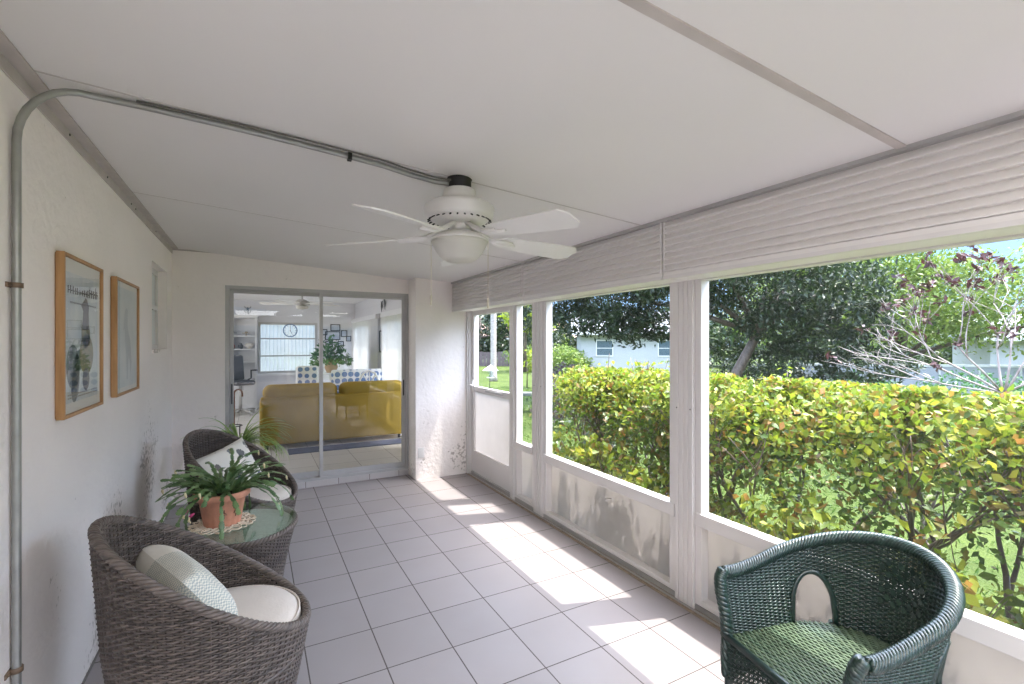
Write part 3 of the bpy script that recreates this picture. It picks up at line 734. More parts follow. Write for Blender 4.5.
def pillow_mat(name, kind):
    m, t_, p = newmat(name); p.inputs['Roughness'].default_value = .9
    v = coord(t_); cream = s2l(226, 222, 212)
    mx = N(t_, 'ShaderNodeMixRGB'); mx.inputs[1].default_value = (*cream, 1)
    if kind == 0:    # check weave over half the face
        sp = N(t_, 'ShaderNodeSeparateXYZ'); t_.links.new(v, sp.inputs[0])
        ck = N(t_, 'ShaderNodeTexChecker'); ck.inputs['Scale'].default_value = 130; ck.inputs[1].default_value = (*s2l(172, 178, 174), 1); ck.inputs[2].default_value = (*s2l(226, 222, 208), 1); t_.links.new(v, ck.inputs[0])
        t_.links.new(ck.outputs[0], mx.inputs[2])
        nz = N(t_, 'ShaderNodeTexNoise'); nz.inputs['Scale'].default_value = 5; t_.links.new(v, nz.inputs['Vector'])
        ad = N(t_, 'ShaderNodeMath', operation='MULTIPLY_ADD'); t_.links.new(nz.outputs[0], ad.inputs[0]); ad.inputs[1].default_value = .12; t_.links.new(sp.outputs[1], ad.inputs[2])
        gt = N(t_, 'ShaderNodeMath', operation='LESS_THAN'); t_.links.new(ad.outputs[0], gt.inputs[0]); gt.inputs[1].default_value = .11; t_.links.new(gt.outputs[0], mx.inputs[0])
    else:
        vo = N(t_, 'ShaderNodeTexVoronoi'); vo.inputs['Scale'].default_value = 13; t_.links.new(coord(t_, (1, 1, .75)), vo.inputs['Vector'])
        nz = N(t_, 'ShaderNodeTexNoise'); nz.inputs['Scale'].default_value = 40; t_.links.new(v, nz.inputs['Vector'])
        ad = N(t_, 'ShaderNodeMath', operation='MULTIPLY_ADD'); t_.links.new(nz.outputs[0], ad.inputs[0]); ad.inputs[1].default_value = .5; t_.links.new(vo.outputs['Distance'], ad.inputs[2])
        lt = N(t_, 'ShaderNodeMath', operation='LESS_THAN'); t_.links.new(ad.outputs[0], lt.inputs[0]); lt.inputs[1].default_value = .60; t_.links.new(lt.outputs[0], mx.inputs[0])
        t_.links.new(ramp(t_, vo.outputs['Color'], [(.3, s2l(92, 100, 112)), (.6, s2l(120, 116, 108)), (.9, s2l(134, 150, 160))]), mx.inputs[2])
    t_.links.new(mx.outputs[0], p.inputs['Base Color'])
    b = N(t_, 'ShaderNodeTexNoise'); b.inputs['Scale'].default_value = 9; t_.links.new(v, b.inputs['Vector']); bm = N(t_, 'ShaderNodeBump'); bm.inputs['Strength'].default_value = .5; bm.inputs['Distance'].default_value = .02
    t_.links.new(b.outputs[0], bm.inputs['Height']); t_.links.new(bm.outputs[0], p.inputs['Normal'])
    return m
def pillow(loc, rot, hw, hh, T, m, label, bird=True):
    t = thing('throw_pillow', label, 'pillow', loc, 0, 'throw pillows'); t.rotation_euler = rot
    mb = MB(); n = 20
    def sh(sgn):
        def fn(u, v):
            x, y = 2*u-1, 2*v-1
            k = ((1-x**4)*(1-y**4)); th = T*(max(0, k)**.45)
            e = 1-.07*(1-abs(x)**2)*(abs(y)**3); g = 1-.07*(1-abs(y)**2)*(abs(x)**3)
            return (sgn*th, x*hw*g, y*hh*e+hh)
        return fn
    mb.grid(sh(1), n, n); mb.grid(sh(-1), n, n); mb.smooth = True; mb.build('pad', m, t)
    if bird:
        mb = MB()
        for (y, z, s_) in ((-.02, .30, 1), (.1, .26, .8)):
            mb.quad(*[(T*.985, y+.03*s_*math.cos(a), z+.012*s_*math.sin(a)) for a in [2*PI*k/10 for k in range(10)]])
        mb.build('bird_motif', mat('motif_grey', (150, 146, 142), .9), t)
# pillows lean on the high back (direction CH+180)
pillow((-.16, 2.33, .43), (0, math.radians(-34), .42), .25, .155, .085, pillow_mat('pillow_check', 0), 'cream and grey check throw pillow in the near tub chair', False)
pillow((-.10, 4.13, .44), (.24, math.radians(-26), -.95), .23, .17, .065, pillow_mat('pillow_bird', 1), 'cream bird-patterned throw pillow in the far tub chair, behind the potted cactus', False)

# ================================================================== glass topped wicker table
TX, TY, TZ = -.055, 3.32, .455
t = thing('wicker_table', 'low oval wicker table with a glass top between the brown tub chairs', 'table', (TX, TY, 0)); ERX, ERY = .285, .335
def tsurf(u, v):
    a = 2*PI*u; z = .02+v*(TZ-.05); k = v; f = .72 + .28*k**1.4
    p = Vector((ERX*f*math.cos(a), ERY*f*math.sin(a), z)); return p, Vector((math.cos(a), math.sin(a), 0))
woven(tsurf, 72, [i/40 for i in range(41)], .0046, .0050, t, wick, wick_stake, None, rs=.0045, rowname='outer_weave', sub=2, stake_rows=14)
mb = MB(); mb.grid(lambda u, v: tuple(tsurf(u, v)[0]-tsurf(u, v)[1]*.012), 60, 8, True); mb.build('liner', dark_liner, t)
path = [Vector((ERX*math.cos(a), ERY*math.sin(a), TZ-.022)) for a in [2*PI*k/90 for k in range(90)]]
braid(path, .009, .009, 26, t, wick_rim, True, 3, steps=540)
mb = MB(); 
def ellz(rx, ry, z, n=60): return [(rx*math.cos(2*PI*k/n), ry*math.sin(2*PI*k/n), z) for k in range(n)]
mb.quad(*ellz(ERX-.01, ERY-.01, TZ-.032)); mb.build('woven_top', mat('woven_shelf', (196, 196, 188), .6, .15, 40, .5, 90), t)
mb = MB(); n = 64; A = ellz(ERX+.006, ERY+.006, TZ-.006, n); B = ellz(ERX+.006, ERY+.006, TZ, n)
mb.v = A+B; mb.f = [tuple(range(n))[::-1], tuple(range(n, 2*n))]+[(i, (i+1) % n, n+(i+1) % n, n+i) for i in range(n)]
mb.build('glass_top', table_glass, t)
# doily
PX, PY = -.165, 3.33
mb = MB(); rg = random.Random(2)
for ring, (rr, amp, lobes, tr_) in enumerate(((.15, .022, 11, .006), (.125, .018, 13, .006), (.105, .012, 15, .007), (.165, .012, 22, .004))):
    pts = [Vector(((rr+amp*math.sin(lobes*a))*math.cos(a), (rr+amp*math.sin(lobes*a))*math.sin(a), tr_*.8+.003*abs(math.sin(lobes*a*.5)))) for a in [2*PI*k/220 for k in range(220)]]
    mb.tube(pts, tr_*.8, 5, closed=True)
mb.lathe([(0, .001), (.11, .001), (.112, .004), (0, .004)], 30); mb.smooth = True
o = mb.build('crochet_doily', crochet); o.location = (PX, PY, TZ+.0005); tag(o, 'cream crocheted doily under the terracotta pot on the glass table', 'doily')
# potted cactus
t = thing('potted_cactus', 'bushy green potted cactus with buds in a terracotta pot on the glass table', 'plant', (PX, PY, TZ+.0055))
rib = lambda a, z: (.05*abs(math.sin(9*a)) if z < .15 else 0)
MB().lathe([(0, 0), (.088, 0), (.092, .006), (.122, .155), (.128, .158), (.14, .16), (.146, .168), (.148, .195), (.144, .2), (.134, .2), (.130, .185), (.128, .17), (0, .17)], 72, rib=rib).build('pot', terracotta, t)
MB().lathe([(0, .168), (.12, .17), (.129, .178), (.06, .19), (0, .192)], 24).build('soil', soil, t)
mk_m = mat('pot_mark', (120, 84, 70), .8)
for a0 in (-1.45, -.9, 2.2):      # small dark leaf marks pressed into the pot
    mb = MB(); mb.tube([Vector(((.096+.03*((.06+h_)/.155)+.004)*math.cos(a0+da), (.096+.03*((.06+h_)/.155)+.004)*math.sin(a0+da), .06+h_)) for h_, da in ((.0, 0), (.02, 0), (.02, .1), (.03, .06), (.03, 0), (.05, 0), (.035, -.05), (.022, -.1))], .003, 5)
    mb.build('emblem', mk_m, t)
mb = MB(); fb = MB(); fp = MB(); rg = random.Random(11)
def seg(mb, p, d, L, W, nrm):
    q = d.cross(nrm).normalized()
    prof = [(0, .25), (.18, .8), (.3, .62), (.45, 1), (.6, .75), (.78, .95), (.92, .6), (1, .3)]
    b = len(mb.v)
    for (f, w_) in prof:
        c = p+d*L*f; mb.v.append(tuple(c-q*W*w_/2+nrm*.003)); mb.v.append(tuple(c+nrm*-.001)); mb.v.append(tuple(c+q*W*w_/2+nrm*.003))
    for i in range(len(prof)-1):
        a = b+3*i; mb.f += [(a, a+1, a+4, a+3), (a+1, a+2, a+5, a+4)]
for k in range(96):
    a = rg.uniform(0, 2*PI); rr = rg.uniform(.0, .10); p = Vector((rr*math.cos(a), rr*math.sin(a), .185))
    el = rg.uniform(.35, 1.35); reach = rg.choice([5, 6, 7]); a += rg.uniform(-.3, .3)
    if rg.random() < .12: el = .35; reach = 9
    for j in range(reach):
        d = Vector((math.cos(a)*math.cos(el), math.sin(a)*math.cos(el), math.sin(el)))
        side = Vector((-math.sin(a), math.cos(a), 0)); nrm = side.cross(d).normalized()
        tw = rg.uniform(-.7, .7); nrm = (nrm*math.cos(tw)+side*math.sin(tw)).normalized()
        L = rg.uniform(.038, .05)
        if p.z+d.z*L < -.1 or (p.z+d.z*L < .012 and math.hypot(p.x, p.y) < .26): break
        seg(mb, p, d, L*1.08, rg.uniform(.024, .034), nrm); p = p+d*L
        el -= rg.uniform(.12, .34); a += rg.uniform(-.16, .16)
    if k % 8 == 0:
        MB().tube([p, p+Vector((0, 0, -.012)), p+Vector((.004, 0, -.03))], [.004, .007, .003], 6).build('bud', bud, t, smooth=True)
for dx, dy, dz in ((-.13, -.11, .115), (-.155, -.10, .135)):
    q = Vector((dx, dy, dz)); MB().tube([q, q+Vector((-.012, -.004, -.006)), q+Vector((-.022, -.006, -.016))], [.005, .009, .006], 7).build('flower', pink, t, smooth=True)
    q2 = q+Vector((-.022, -.006, -.016)); MB().tube([q2, q2+Vector((-.006, 0, -.02)), q2+Vector((.006, 0, -.035))], [.004, .007, .003], 6).build('bud', bud, t, smooth=True)
mb.build('stems', cactus_leaf, t, smooth=True);
# spider plant behind the far chair
t = thing('spider_plant', 'striped spider plant on a low pedestal behind the far tub chair', 'plant', (-.12, 4.9, 0))
MB().lathe([(0, 0), (.13, 0), (.13, .02), (.03, .05), (.025, .38), (.12, .41), (.12, .43), (0, .43)], 28).build('pedestal', mat('pedestal_wood', (92, 74, 60), .5), t)
MB().lathe([(0, .431), (.085, .431), (.115, .60), (.122, .60), (.122, .62), (.11, .62), (.10, .59), (0, .59)], 32).build('pot', mat('white_pot', (205, 200, 192), .4), t)
mb = MB(); rg = random.Random(4)
for k in range(110):
    a = rg.uniform(0, 2*PI); el = rg.uniform(.6, 1.5); L = rg.uniform(.30, .56); p = Vector((.03*math.cos(a), .03*math.sin(a), .59)); n = 12; W = rg.uniform(.014, .024)
    side = Vector((-math.sin(a), math.cos(a), 0)); b = len(mb.v); dr = rg.uniform(.12, .24)
    for i in range(n+1):
        f = i/n; w_ = W*(1-f)**.6*.5+.0008
        mb.v += [tuple(p-side*w_+Vector((0, 0, .002))), tuple(p), tuple(p+side*w_+Vector((0, 0, .002)))]
        d = Vector((math.cos(a)*math.cos(el), math.sin(a)*math.cos(el), math.sin(el))); p = p+d*L/n; el -= dr
        if p.y > .50: p.y = .50
    for i in range(n):
        q = b+3*i; mb.f += [(q, q+1, q+4, q+3), (q+1, q+2, q+5, q+4)]
mb.build('leaves', spider_leaf, t, smooth=True)

# ================================================================== green wicker armchair
GC = Vector((1.79, .925, 0)); GR = math.atan2(.21, -.977)     # local +X = forward
t = thing('green_wicker_armchair', 'dark green wicker armchair with braided arms by the window at right', 'chair', GC, GR)
SEAT = .42
# U path param u: 0 = right-arm front (local -y), .5 = back, 1 = left-arm front
def upl(u, off=0.0):
    R = .252+off; fr = .24; La = fr; arc = PI*.285; tot = 2*La+arc; s_ = u*tot
    if s_ < La: return Vector((fr-s_, -R, 0)), Vector((0, -1, 0))
    if s_ > La+arc: return Vector((s_-La-arc, R, 0)), Vector((0, 1, 0))
    a = (s_-La)/arc*PI; d = Vector((-math.sin(a), -math.cos(a), 0)); return Vector((d.x*(.30+off), d.y*R, 0)), d
def g_rim(u):
    k = abs(2*u-1); return .642 + .145*(math.cos(min(1, k*1.05)*PI)*.5+.5)**.8
def gsurf(u, v, z0=SEAT-.01):
    zr = g_rim(u); z = z0+(zr-z0)*v; off = -.015+.045*v+.012*math.sin(v*PI)*0
    p, n = upl(u, off); return Vector((p.x, p.y, z)), n
def arch(u):   # arch openings either side of the back panel
    r_ = []
    for c in (.27, .73):
        dx = (u-c)*1.395/.083
        if abs(dx) < 1: return SEAT+.04+.155*math.sqrt(1-dx*dx)
    return 0
def gmask(u, v):
    zr = g_rim(u); z = SEAT-.01+(zr-SEAT+.01)*v; return z > arch(u)
woven(gsurf, 64, [i/46 for i in range(47)], .0048, .0046, t, gwick, gwick, gmask, rs=.0058, closed=False, rowname='side_weave', sub=2, stake_rows=50)
# broad roll along the top
path = [gsurf(i/90, 1)[0] for i in range(91)]
braid(path, .016, .0088, 17, t, gwick, False, 7, steps=560)
braid([path[i] for i in range(0, 91, 3)], .004, .015, 3, t, gwick, False, 2, 'rim_core', steps=90)
# arm ends: braided front posts from arm to floor line
for sgn in (-1, 1):
    y = sgn*.276
    pth = [Vector((.25, y, .655)), Vector((.268, y*.985, .63)), Vector((.272, y*.95, .58)), Vector((.262, y*.90, .5)), Vector((.258, y*.88, .42)), Vector((.258, y*.88, .27))]
    braid(pth, .012, .0115, 7, t, gwick, False, 3, 'arm_post', 90)
for c in (.27, .73):
    pts = []
    for i in range(21):
        dx = -1+2*i/20; u = c+dx*.083/1.395; z = SEAT+.04+.155*math.sqrt(max(0, 1-dx*dx)); zr = g_rim(u); v = (z-SEAT+.01)/(zr-SEAT+.01)
        pts.append(gsurf(u, v)[0])
    pts = [Vector((pts[0].x, pts[0].y, SEAT))]+pts+[Vector((pts[-1].x, pts[-1].y, SEAT))]
    mb = MB().tube(pts, .011, 8); mb.smooth = True; mb.build('arch_trim', gwick, t)
# seat: ribbed woven surface with frame
mb = MB(); rows_ = 58
def halfw(x):
    if x > 0: return .245
    return .245*math.sqrt(max(0.0, 1-(x/.275)**2))
for i in range(rows_):
    x = -.262+.52*i/(rows_-1); hw_ = halfw(x)
    if hw_ < .03: continue
    k = max(4, int(hw_/.011)); pts = [Vector((x, -hw_+2*hw_*j/k, SEAT+.004+.0032*math.cos(PI*(j+i)))) for j in range(k+1)]
    mb.tube(pts, .0046, 4)
mb.smooth = True; mb.build('seat', gwick_seat, t)
outl = [(.262, -.245), (.262, .245)]+[(-.27*math.sin(a), .245*math.cos(a)) for a in [PI*k/16 for k in range(17)]]
MB().prism([(x, y) for x, y in outl], SEAT-.03, SEAT-.004, axis='z').build('seat_frame', gwick, t)
def asurf(u, v):   # apron
    z = .27+.15*v; pts = [(.265, -.262), (.265, .262)]
    x, y = .265, -.262+.524*u; return Vector((x+.004*math.sin(v*PI), y, z)), Vector((1, 0, 0))
woven(asurf, 26, [i/17 for i in range(18)], .0042, .0042, t, gwick, gwick, None, rs=.0045, closed=False, rowname='apron_weave', sub=2, stake_rows=6)
def bsurf(u, v):
    p, n = upl(u, -.018); return Vector((p.x, p.y, .27+.15*v)), n
woven(bsurf, 80, [i/17 for i in range(18)], .0042, .0042, t, gwick, gwick, None, rs=.004, closed=False, rowname='skirt_weave', sub=2, stake_rows=6)
mb = MB().tube([(.268, -.255, .425), (.268, .255, .425)], .013, 8); mb.smooth = True; mb.build('seat_edge', gwick, t)
for (x, y) in ((.25, -.245), (.25, .245), (-.2, -.19), (-.2, .19)):
    mb = MB().tube([(x, y, .43), (x, y, .1), (x*1.03, y*1.02, 0)], [.016, .015, .013], 10); mb.smooth = True; mb.build('leg', gwick, t)
mb = MB()
for a, b in (((.25, -.245), (.25, .245)), ((-.2, -.19), (-.2, .19)), ((.25, -.245), (-.2, -.19)), ((.25, .245), (-.2, .19))): mb.tube([(*a, .13), (*b, .13)], .008, 6)
mb.build('stretcher', gwick, t)
# diamond weave patch in the back panel
mb = MB()
for i in range(8):
    for j in range(4):
        u = .445+i*.016; v = .42+j*.11+(.05 if i % 2 else 0); p, n = gsurf(u, v); p = p-n*.010; s_ = Vector((-n.y, n.x, 0))
        mb.quad(p-s_*.012, p+Vector((0, 0, -.014)), p+s_*.012, p+Vector((0, 0, .014)), )
mb.build('diamond_weave', gwick, t, solid=.003)

# ================================================================== INNER ROOM beyond the sliding door
RZ = .075; RX0, RX1, RY1 = -2.3, 2.15, 12.0
struct('floor', MB().box(RX0-.1, RX1+.15, 5.62, RY1+.1, RZ-.12, RZ), tile_in)
struct('ceiling', MB().box(RX0-.1, RX1+.15, 5.62, RY1+.1, 2.46, 2.56), ceil_m)
struct('wall_inner_left', MB().box(RX0-.1, RX0, 5.62, RY1, RZ, 2.46), stucco_inner)
struct('wall_inner_front', MB().box(RX0-.1, DX0-.02, 5.621, 5.70, RZ, 2.46).box(DX1+.02, RX1, 5.621, 5.70, RZ, 2.46).box(DX0-.02, DX1+.02, 5.621, 5.70, 2.11, 2.46), stucco_inner)
mb = MB(); WX0, WX1, WZ0, WZ1 = .08, 1.30, .84, 1.98
mb.box(RX0-.1, WX0, RY1, RY1+.12, RZ, 2.46).box(WX1, RX1+.15, RY1, RY1+.12, RZ, 2.46).box(WX0, WX1, RY1, RY1+.12, RZ, WZ0).box(WX0, WX1, RY1, RY1+.12, WZ1, 2.46)
struct('wall_inner_back', mb, stucco_inner)
mb = MB(); gaps = ((6.35, 8.9), (10.0, 11.8)); ys = [5.7]
for g0, g1 in gaps: mb.box(RX1, RX1+.15, ys[-1], g0, RZ, 2.46).box(RX1, RX1+.15, g0, g1, 2.04, 2.46); ys.append(g1)
mb.box(RX1, RX1+.15, ys[-1], RY1, RZ, 2.46); struct('wall_inner_right', mb, stucco_inner)
def blinds(name, axis, a0, a1, z0, z1, at, n, label):
    t = thing('vertical_blind', label, 'blind', (at, (a0+a1)/2, z0) if axis == 'y' else ((a0+a1)/2, at, z0), 0, 'vertical blinds of the inner room'); h = (a1-a0)/2
    R_ = Matrix.Rotation(PI/2, 4, 'Z') if axis == 'y' else Matrix.Identity(4)
    mb = MB()
    for k in range(n):
        c = -h+2*h*(k+.5)/n; M = R_ @ Matrix.Translation((c, 0, 0)) @ Matrix.Rotation(.35, 4, 'Z'); w_ = h/n*1.02
        mb.box(-w_, w_, -.001, .001, .02, z1-z0-.02, M)
    mb.build('slat', blind_m, t)['kind'] = 'stuff'
    MB().box(-h-.04, h+.04, -.045, .03, z1-z0-.03, z1-z0+.06, R_).build('headrail', cab_m, t)
blinds('b', 'x', WX0, WX1, WZ0, WZ1, RY1+.09, 16, 'white vertical blind behind the bars of the back window, left of the house plant')
blinds('b', 'y', 9.36, 11.9, .1, 2.02, RX1-.07, 24, 'farther white vertical blind on the right wall of the inner room')
blinds('b', 'y', 6.35, 8.9, .1, 2.02, RX1-.07, 26, 'nearer white vertical blind on the right wall of the inner room')
r = sroot('window_7', ((WX0+WX1)/2, RY1+.01, WZ0)); hw = (WX1-WX0)/2; h = WZ1-WZ0
mb = MB().box(-hw, -hw+.05, -.02, .02, 0, h).box(hw-.05, hw, -.02, .02, 0, h).box(-hw+.05, hw-.05, -.02, .02, 0, .05).box(-hw+.05, hw-.05, -.02, .02, h-.05, h)
for f in (.34, .68): mb.box(-hw+.05, hw-.05, -.02, .02, h*f-.015, h*f+.015)
mb.build('window_frame', alu_grey, r)
MB().box(-hw-.08, hw+.06, -.11, -.05, -.05, 0).build('window_sill', cab_m, r)
for i, (g0, g1) in enumerate(gaps):
    r = sroot('window_%d' % (8+i), (RX1+.08, (g0+g1)/2, RZ)); hy = (g1-g0)/2
    mb = MB().box(-.02, .02, -hy, -hy+.06, 0, 1.96).box(-.02, .02, hy-.06, hy, 0, 1.96).box(-.02, .02, -.03, .03, 0, 1.96).box(-.02, .02, -hy+.06, hy-.06, 0, .06).box(-.02, .02, -hy+.06, hy-.06, 1.9, 1.96); mb.build('window_frame', alu, r)
# sofa seen from behind
def sofa_piece():
    t = thing('sectional_sofa', 'mustard yellow sectional sofa turned its back to the sliding door', 'sofa', (1.05, 7.65, RZ))
    MB().rbox(-.98, 1.02, -.42, -.24, .06, .72, .05).build('back_frame', mustard, t)
    MB().rbox(-.96, 1.0, -.24, .48, .06, .42, .05).build('base', mustard, t)
    MB().rbox(-.98, -.80, -.24, .48, .06, .60, .06).build('arm', mustard, t)
    for x0, x1 in ((-.95, .02), (.04, 1.0)): MB().rbox(x0, x1, -.40, -.16, .64, .88, .11, n=4).build('back_cushion', mustard, t)
    for x0, x1 in ((-.78, .09), (.11, .98)): MB().rbox(x0, x1, -.2, .5, .42, .56, .06).build('seat_cushion', mustard_lt, t)
    for x in (-.9, .92):
        for y in (-.34, .42): MB().tube([(x, y, 0), (x, y, .08)], .025, 8).build('leg', black_m, t)
sofa_piece()
tag(MB().box(-.75, .8, -.16, .16, 0, .012).build('sofa_shadow', mat('shadow_navy', (78, 86, 112), .9, .2, 9)), 'dark blue painted shadow strip on the inner room floor under the sofa back', 'painted shadow').location = (1.15, 7.0, RZ)  # shade under the sofa put in as a thin dark blue slab
# built-in shelves at the back left
t = thing('shelf_unit', 'white built-in shelf unit left of the blind-covered back window', 'shelf', (-.23, 11.78, RZ))
MB().box(-.28, -.25, -.2, .2, 0, 1.98).box(.25, .28, -.2, .2, 0, 1.98).box(-.25, .25, .17, .2, 0, 1.98).box(-.30, .30, -.2, .2, 1.98, 2.05).box(-.25, .25, -.2, .17, .62, .66).build('body', cab_m, t)
for z in (1.02, 1.3, 1.58): MB().box(-.25, .25, -.2, .17, z, z+.02).build('shelf', cab_m, t)
for x0, x1 in ((-.245, -.003), (.003, .245)):
    d_ = MB().box(x0, x1, -.215, -.2, .06, .60).build('door', cab_m, t); MB().rbox((x1-.03 if x0 < 0 else x0+.015), (x1-.015 if x0 < 0 else x0+.03), -.225, -.215, .45, .55, .004).build('handle', alu_grey, d_)
rg = random.Random(8)
for i, (x, z, lab, c, k) in enumerate(((-.17, 1.6, 'small dark model ornament at the left end of the upper shelf', (90, 92, 96), 0), (.08, 1.6, 'tan model ornament at the right end of the upper shelf', (150, 132, 100), 0), (-.17, 1.32, 'small red and white jar at the left end of the middle shelf', (150, 90, 84), 1), (-.02, 1.32, 'dark jar in the middle of the middle shelf', (70, 70, 72), 1), (.14, 1.32, 'pale wide bowl at the right end of the middle shelf', (205, 200, 192), 2))):
    mb = MB()
    if k == 0: mb.lathe([(0, 0), (.03, 0), (.01, .02), (.012, .05), (0, .055)], 12); mb.box(-.08, .08, -.01, .01, .05, .065); mb.box(-.02, .03, -.03, .03, .065, .09)
    elif k == 1: mb.lathe([(0, 0), (.035, 0), (.05, .04), (.045, .08), (.025, .1), (.03, .12), (0, .12)], 16)
    else: mb.lathe([(0, 0), (.03, 0), (.08, .06), (.09, .1), (.06, .12), (0, .13)], 20)
    o = mb.build('shelf_ornament', mat('orn%d' % i, c, .5)); o.location = (-.23+x, 11.74, RZ+z-.0); tag(o, lab, 'ornament')
t = thing('office_chair', 'charcoal high-back chair in front of the shelf unit in the inner room', 'chair', (-.24, 11.1, RZ), .5)
MB().rbox(-.2, .2, -.22, .22, .60, .69, .04).build('seat', dark_uph, t)
mb = MB(); M = Matrix.Translation((0, .18, .68)) @ Matrix.Rotation(-.12, 4, 'X'); mb.rbox(-.17, .17, -.05, .05, 0, .52, .09, M); mb.build('backrest', dark_uph, t)
MB().lathe([(0, .08), (.03, .08), (.03, .62), (0, .62)], 12).build('gas_lift', alu_grey, t)
mb = MB()
for k in range(5): a = 2*PI*k/5; mb.tube([(0, 0, .1), (.27*math.cos(a), .27*math.sin(a), .06)], [.03, .015], 8); mb.lathe([(0, 0), (.02, 0), (.025, .025), (.02, .05), (0, .05)], 10, .27*math.cos(a), .27*math.sin(a))
mb.build('star_base', alu_grey, t)
for s_ in (-1, 1): MB().tube([(s_*.2, .1, .68), (s_*.27, .1, .72), (s_*.27, .1, .88), (s_*.27, -.12, .89)], .016, 8).build('armrest', black_m, t)
# walking cane by the door
mb = MB(); mb.tube([(0, 0, 0), (0, 0, .82)]+[(.045-.045*math.cos(a), 0, .82+.05*math.sin(a)) for a in [PI*k/8 for k in range(1, 9)]]+[(.09, 0, .78)], .011, 8)
o = mb.build('walking_cane', mat('cane_wood', (128, 88, 66), .4), smooth=True); o.location = (-.22, 6.9, RZ); tag(o, 'brown wooden walking cane with a hooked handle just inside the door at left', 'cane')
t = thing('cane_stand', 'slim dark stand holding the walking cane', 'stand', (-.22, 6.9, RZ))
MB().lathe([(0.02, 0), (.11, 0), (.11, .008), (.02, .008)], 24).build('base', black_m, t)
for k in range(4): a = PI/4+k*PI/2; MB().tube([(.09*math.cos(a), .09*math.sin(a), 0), (.09*math.cos(a), .09*math.sin(a), .42)], .005, 6).build('rod', black_m, t)
MB().tube([(.09*math.cos(2*PI*k/24), .09*math.sin(2*PI*k/24), .42) for k in range(24)], .006, 6, closed=True).build('ring', black_m, t)
# inner ceiling fan
t = thing('ceiling_fan', 'nickel and white ceiling fan seen through the glass in the inner room', 'ceiling fan', (.71, 8.7, 0))
MB().lathe([(0, 2.42), (.06, 2.42), (.06, 2.46), (0, 2.46)], 20).build('canopy', alu_grey, t)
MB().tube([(0, 0, 2.42), (0, 0, 2.24)], .013, 8).build('downrod', alu_grey, t)
MB().lathe([(0, 2.25), (.04, 2.25), (.12, 2.21), (.12, 2.16), (.05, 2.14), (0, 2.14)], 28).build('motor_housing', alu_grey, t)
MB().lathe([(0, 2.14), (.10, 2.14), (.09, 2.10), (0, 2.08)], 24).build('lamp_shade', bowl, t)
for k in range(5):
    M = Matrix.Rotation(2*PI*k/5+.3, 4, 'Z') @ Matrix.Rotation(.2, 4, 'X')
    MB().prism([(.12, -.03), (.2, -.055), (.62, -.065), (.66, -.04), (.66, .04), (.62, .065), (.2, .055), (.12, .03)], -.004, .004, axis='z').build('blade', white_pl, t).matrix_local = Matrix.Translation((0, 0, 2.18)) @ M
# wall clock ring on the blind, photo frames, geckos, mirror
t = thing('wall_clock', 'round blue-rimmed clock hanging in front of the back window', 'clock', (.72, RY1-.13, 1.80))
MB().tube([(.14*math.cos(2*PI*k/36), 0, .14*math.sin(2*PI*k/36)) for k in range(36)], .012, 8, closed=True).build('rim', mat('clock_blue', (96, 116, 146), .4), t)
mb = MB()
chm = mat('clock_hand', (110, 96, 110), .5)
for k in range(12): a = 2*PI*k/12; MB().tube([(.10*math.cos(a), 0, .10*math.sin(a)), (.128*math.cos(a), 0, .128*math.sin(a))], .004, 5).build('hour_mark', chm, t)
mb.tube([(0, 0, 0), (.0, 0, .10)], .005, 5); mb.tube([(0, 0, 0), (.03, 0, -.07)], .006, 5); mb.lathe([(0, -.012), (.014, 0), (0, .012)], 8)
mb.build('hands', chm, t)
t = thing('photo_collage_frame', 'black collage of joined photo frames on the back wall above the house plant', 'picture', (1.70, RY1-.012, 1.72))
art = poster_mat('photo_art', (196, 198, 206), (150, 160, 178), 6)
for (x, z, w_, h_) in ((-.0, .16, .22, .16), (-.06, -.03, .34, .2), (.20, .02, .14, .16), (-.24, .05, .12, .14), (.30, -.1, .12, .13), (-.14, -.2, .16, .1), (.12, -.22, .14, .12)):
    f_ = MB().box(x-w_/2, x+w_/2, -.012, .010, z-h_/2, z-h_/2+.018).box(x-w_/2, x+w_/2, -.012, .010, z+h_/2-.018, z+h_/2).box(x-w_/2, x-w_/2+.018, -.012, .010, z-h_/2+.018, z+h_/2-.018).box(x+w_/2-.018, x+w_/2, -.012, .010, z-h_/2+.018, z+h_/2-.018).build('frame', black_m, t)
    MB().quad((x-w_/2+.017, -.001, z-h_/2+.017), (x+w_/2-.017, -.001, z-h_/2+.017), (x+w_/2-.017, -.001, z+h_/2-.017), (x-w_/2+.017, -.001, z+h_/2-.017)).build('photo', art, f_)
def gecko(loc, rot, label, c):
    mb = MB(); mb.tube([(0, 0, .08), (.0, 0, .05), (0, 0, .0), (.01, 0, -.04), (.03, 0, -.08), (.02, 0, -.12)], [.010, .018, .018, .013, .006, .003], 8)
    for (z, s_) in ((.05, 1), (.05, -1), (-.04, 1), (-.04, -1)): mb.tube([(0, 0, z), (s_*.05, -.0, z+.02), (s_*.06, 0, z+.05)], [.008, .006, .008], 6)
    mb.smooth = True; o = mb.build('wall_gecko', c); o.location = loc; o.rotation_euler = rot; tag(o, label, 'ornament')
gm = mat('gecko_metal', (74, 76, 80), .4)
gecko((-.12, RY1-.03, 2.22), (0, 0, 0), 'dark gecko ornament high on the back wall above the shelf unit', gm)
gecko((RX1-.03, 9.10, 2.21), (0, 0, PI/2), 'left one of two grey gecko ornaments high between the blinds', gm)
gecko((RX1-.03, 8.86, 2.25), (0, .3, PI/2), 'right one of two grey gecko ornaments high between the blinds', gm)
t = thing('wall_mirror', 'narrow dark-framed mirror on the strip of wall between the two blinds', 'mirror', (RX1-.02, 9.2, 1.34))
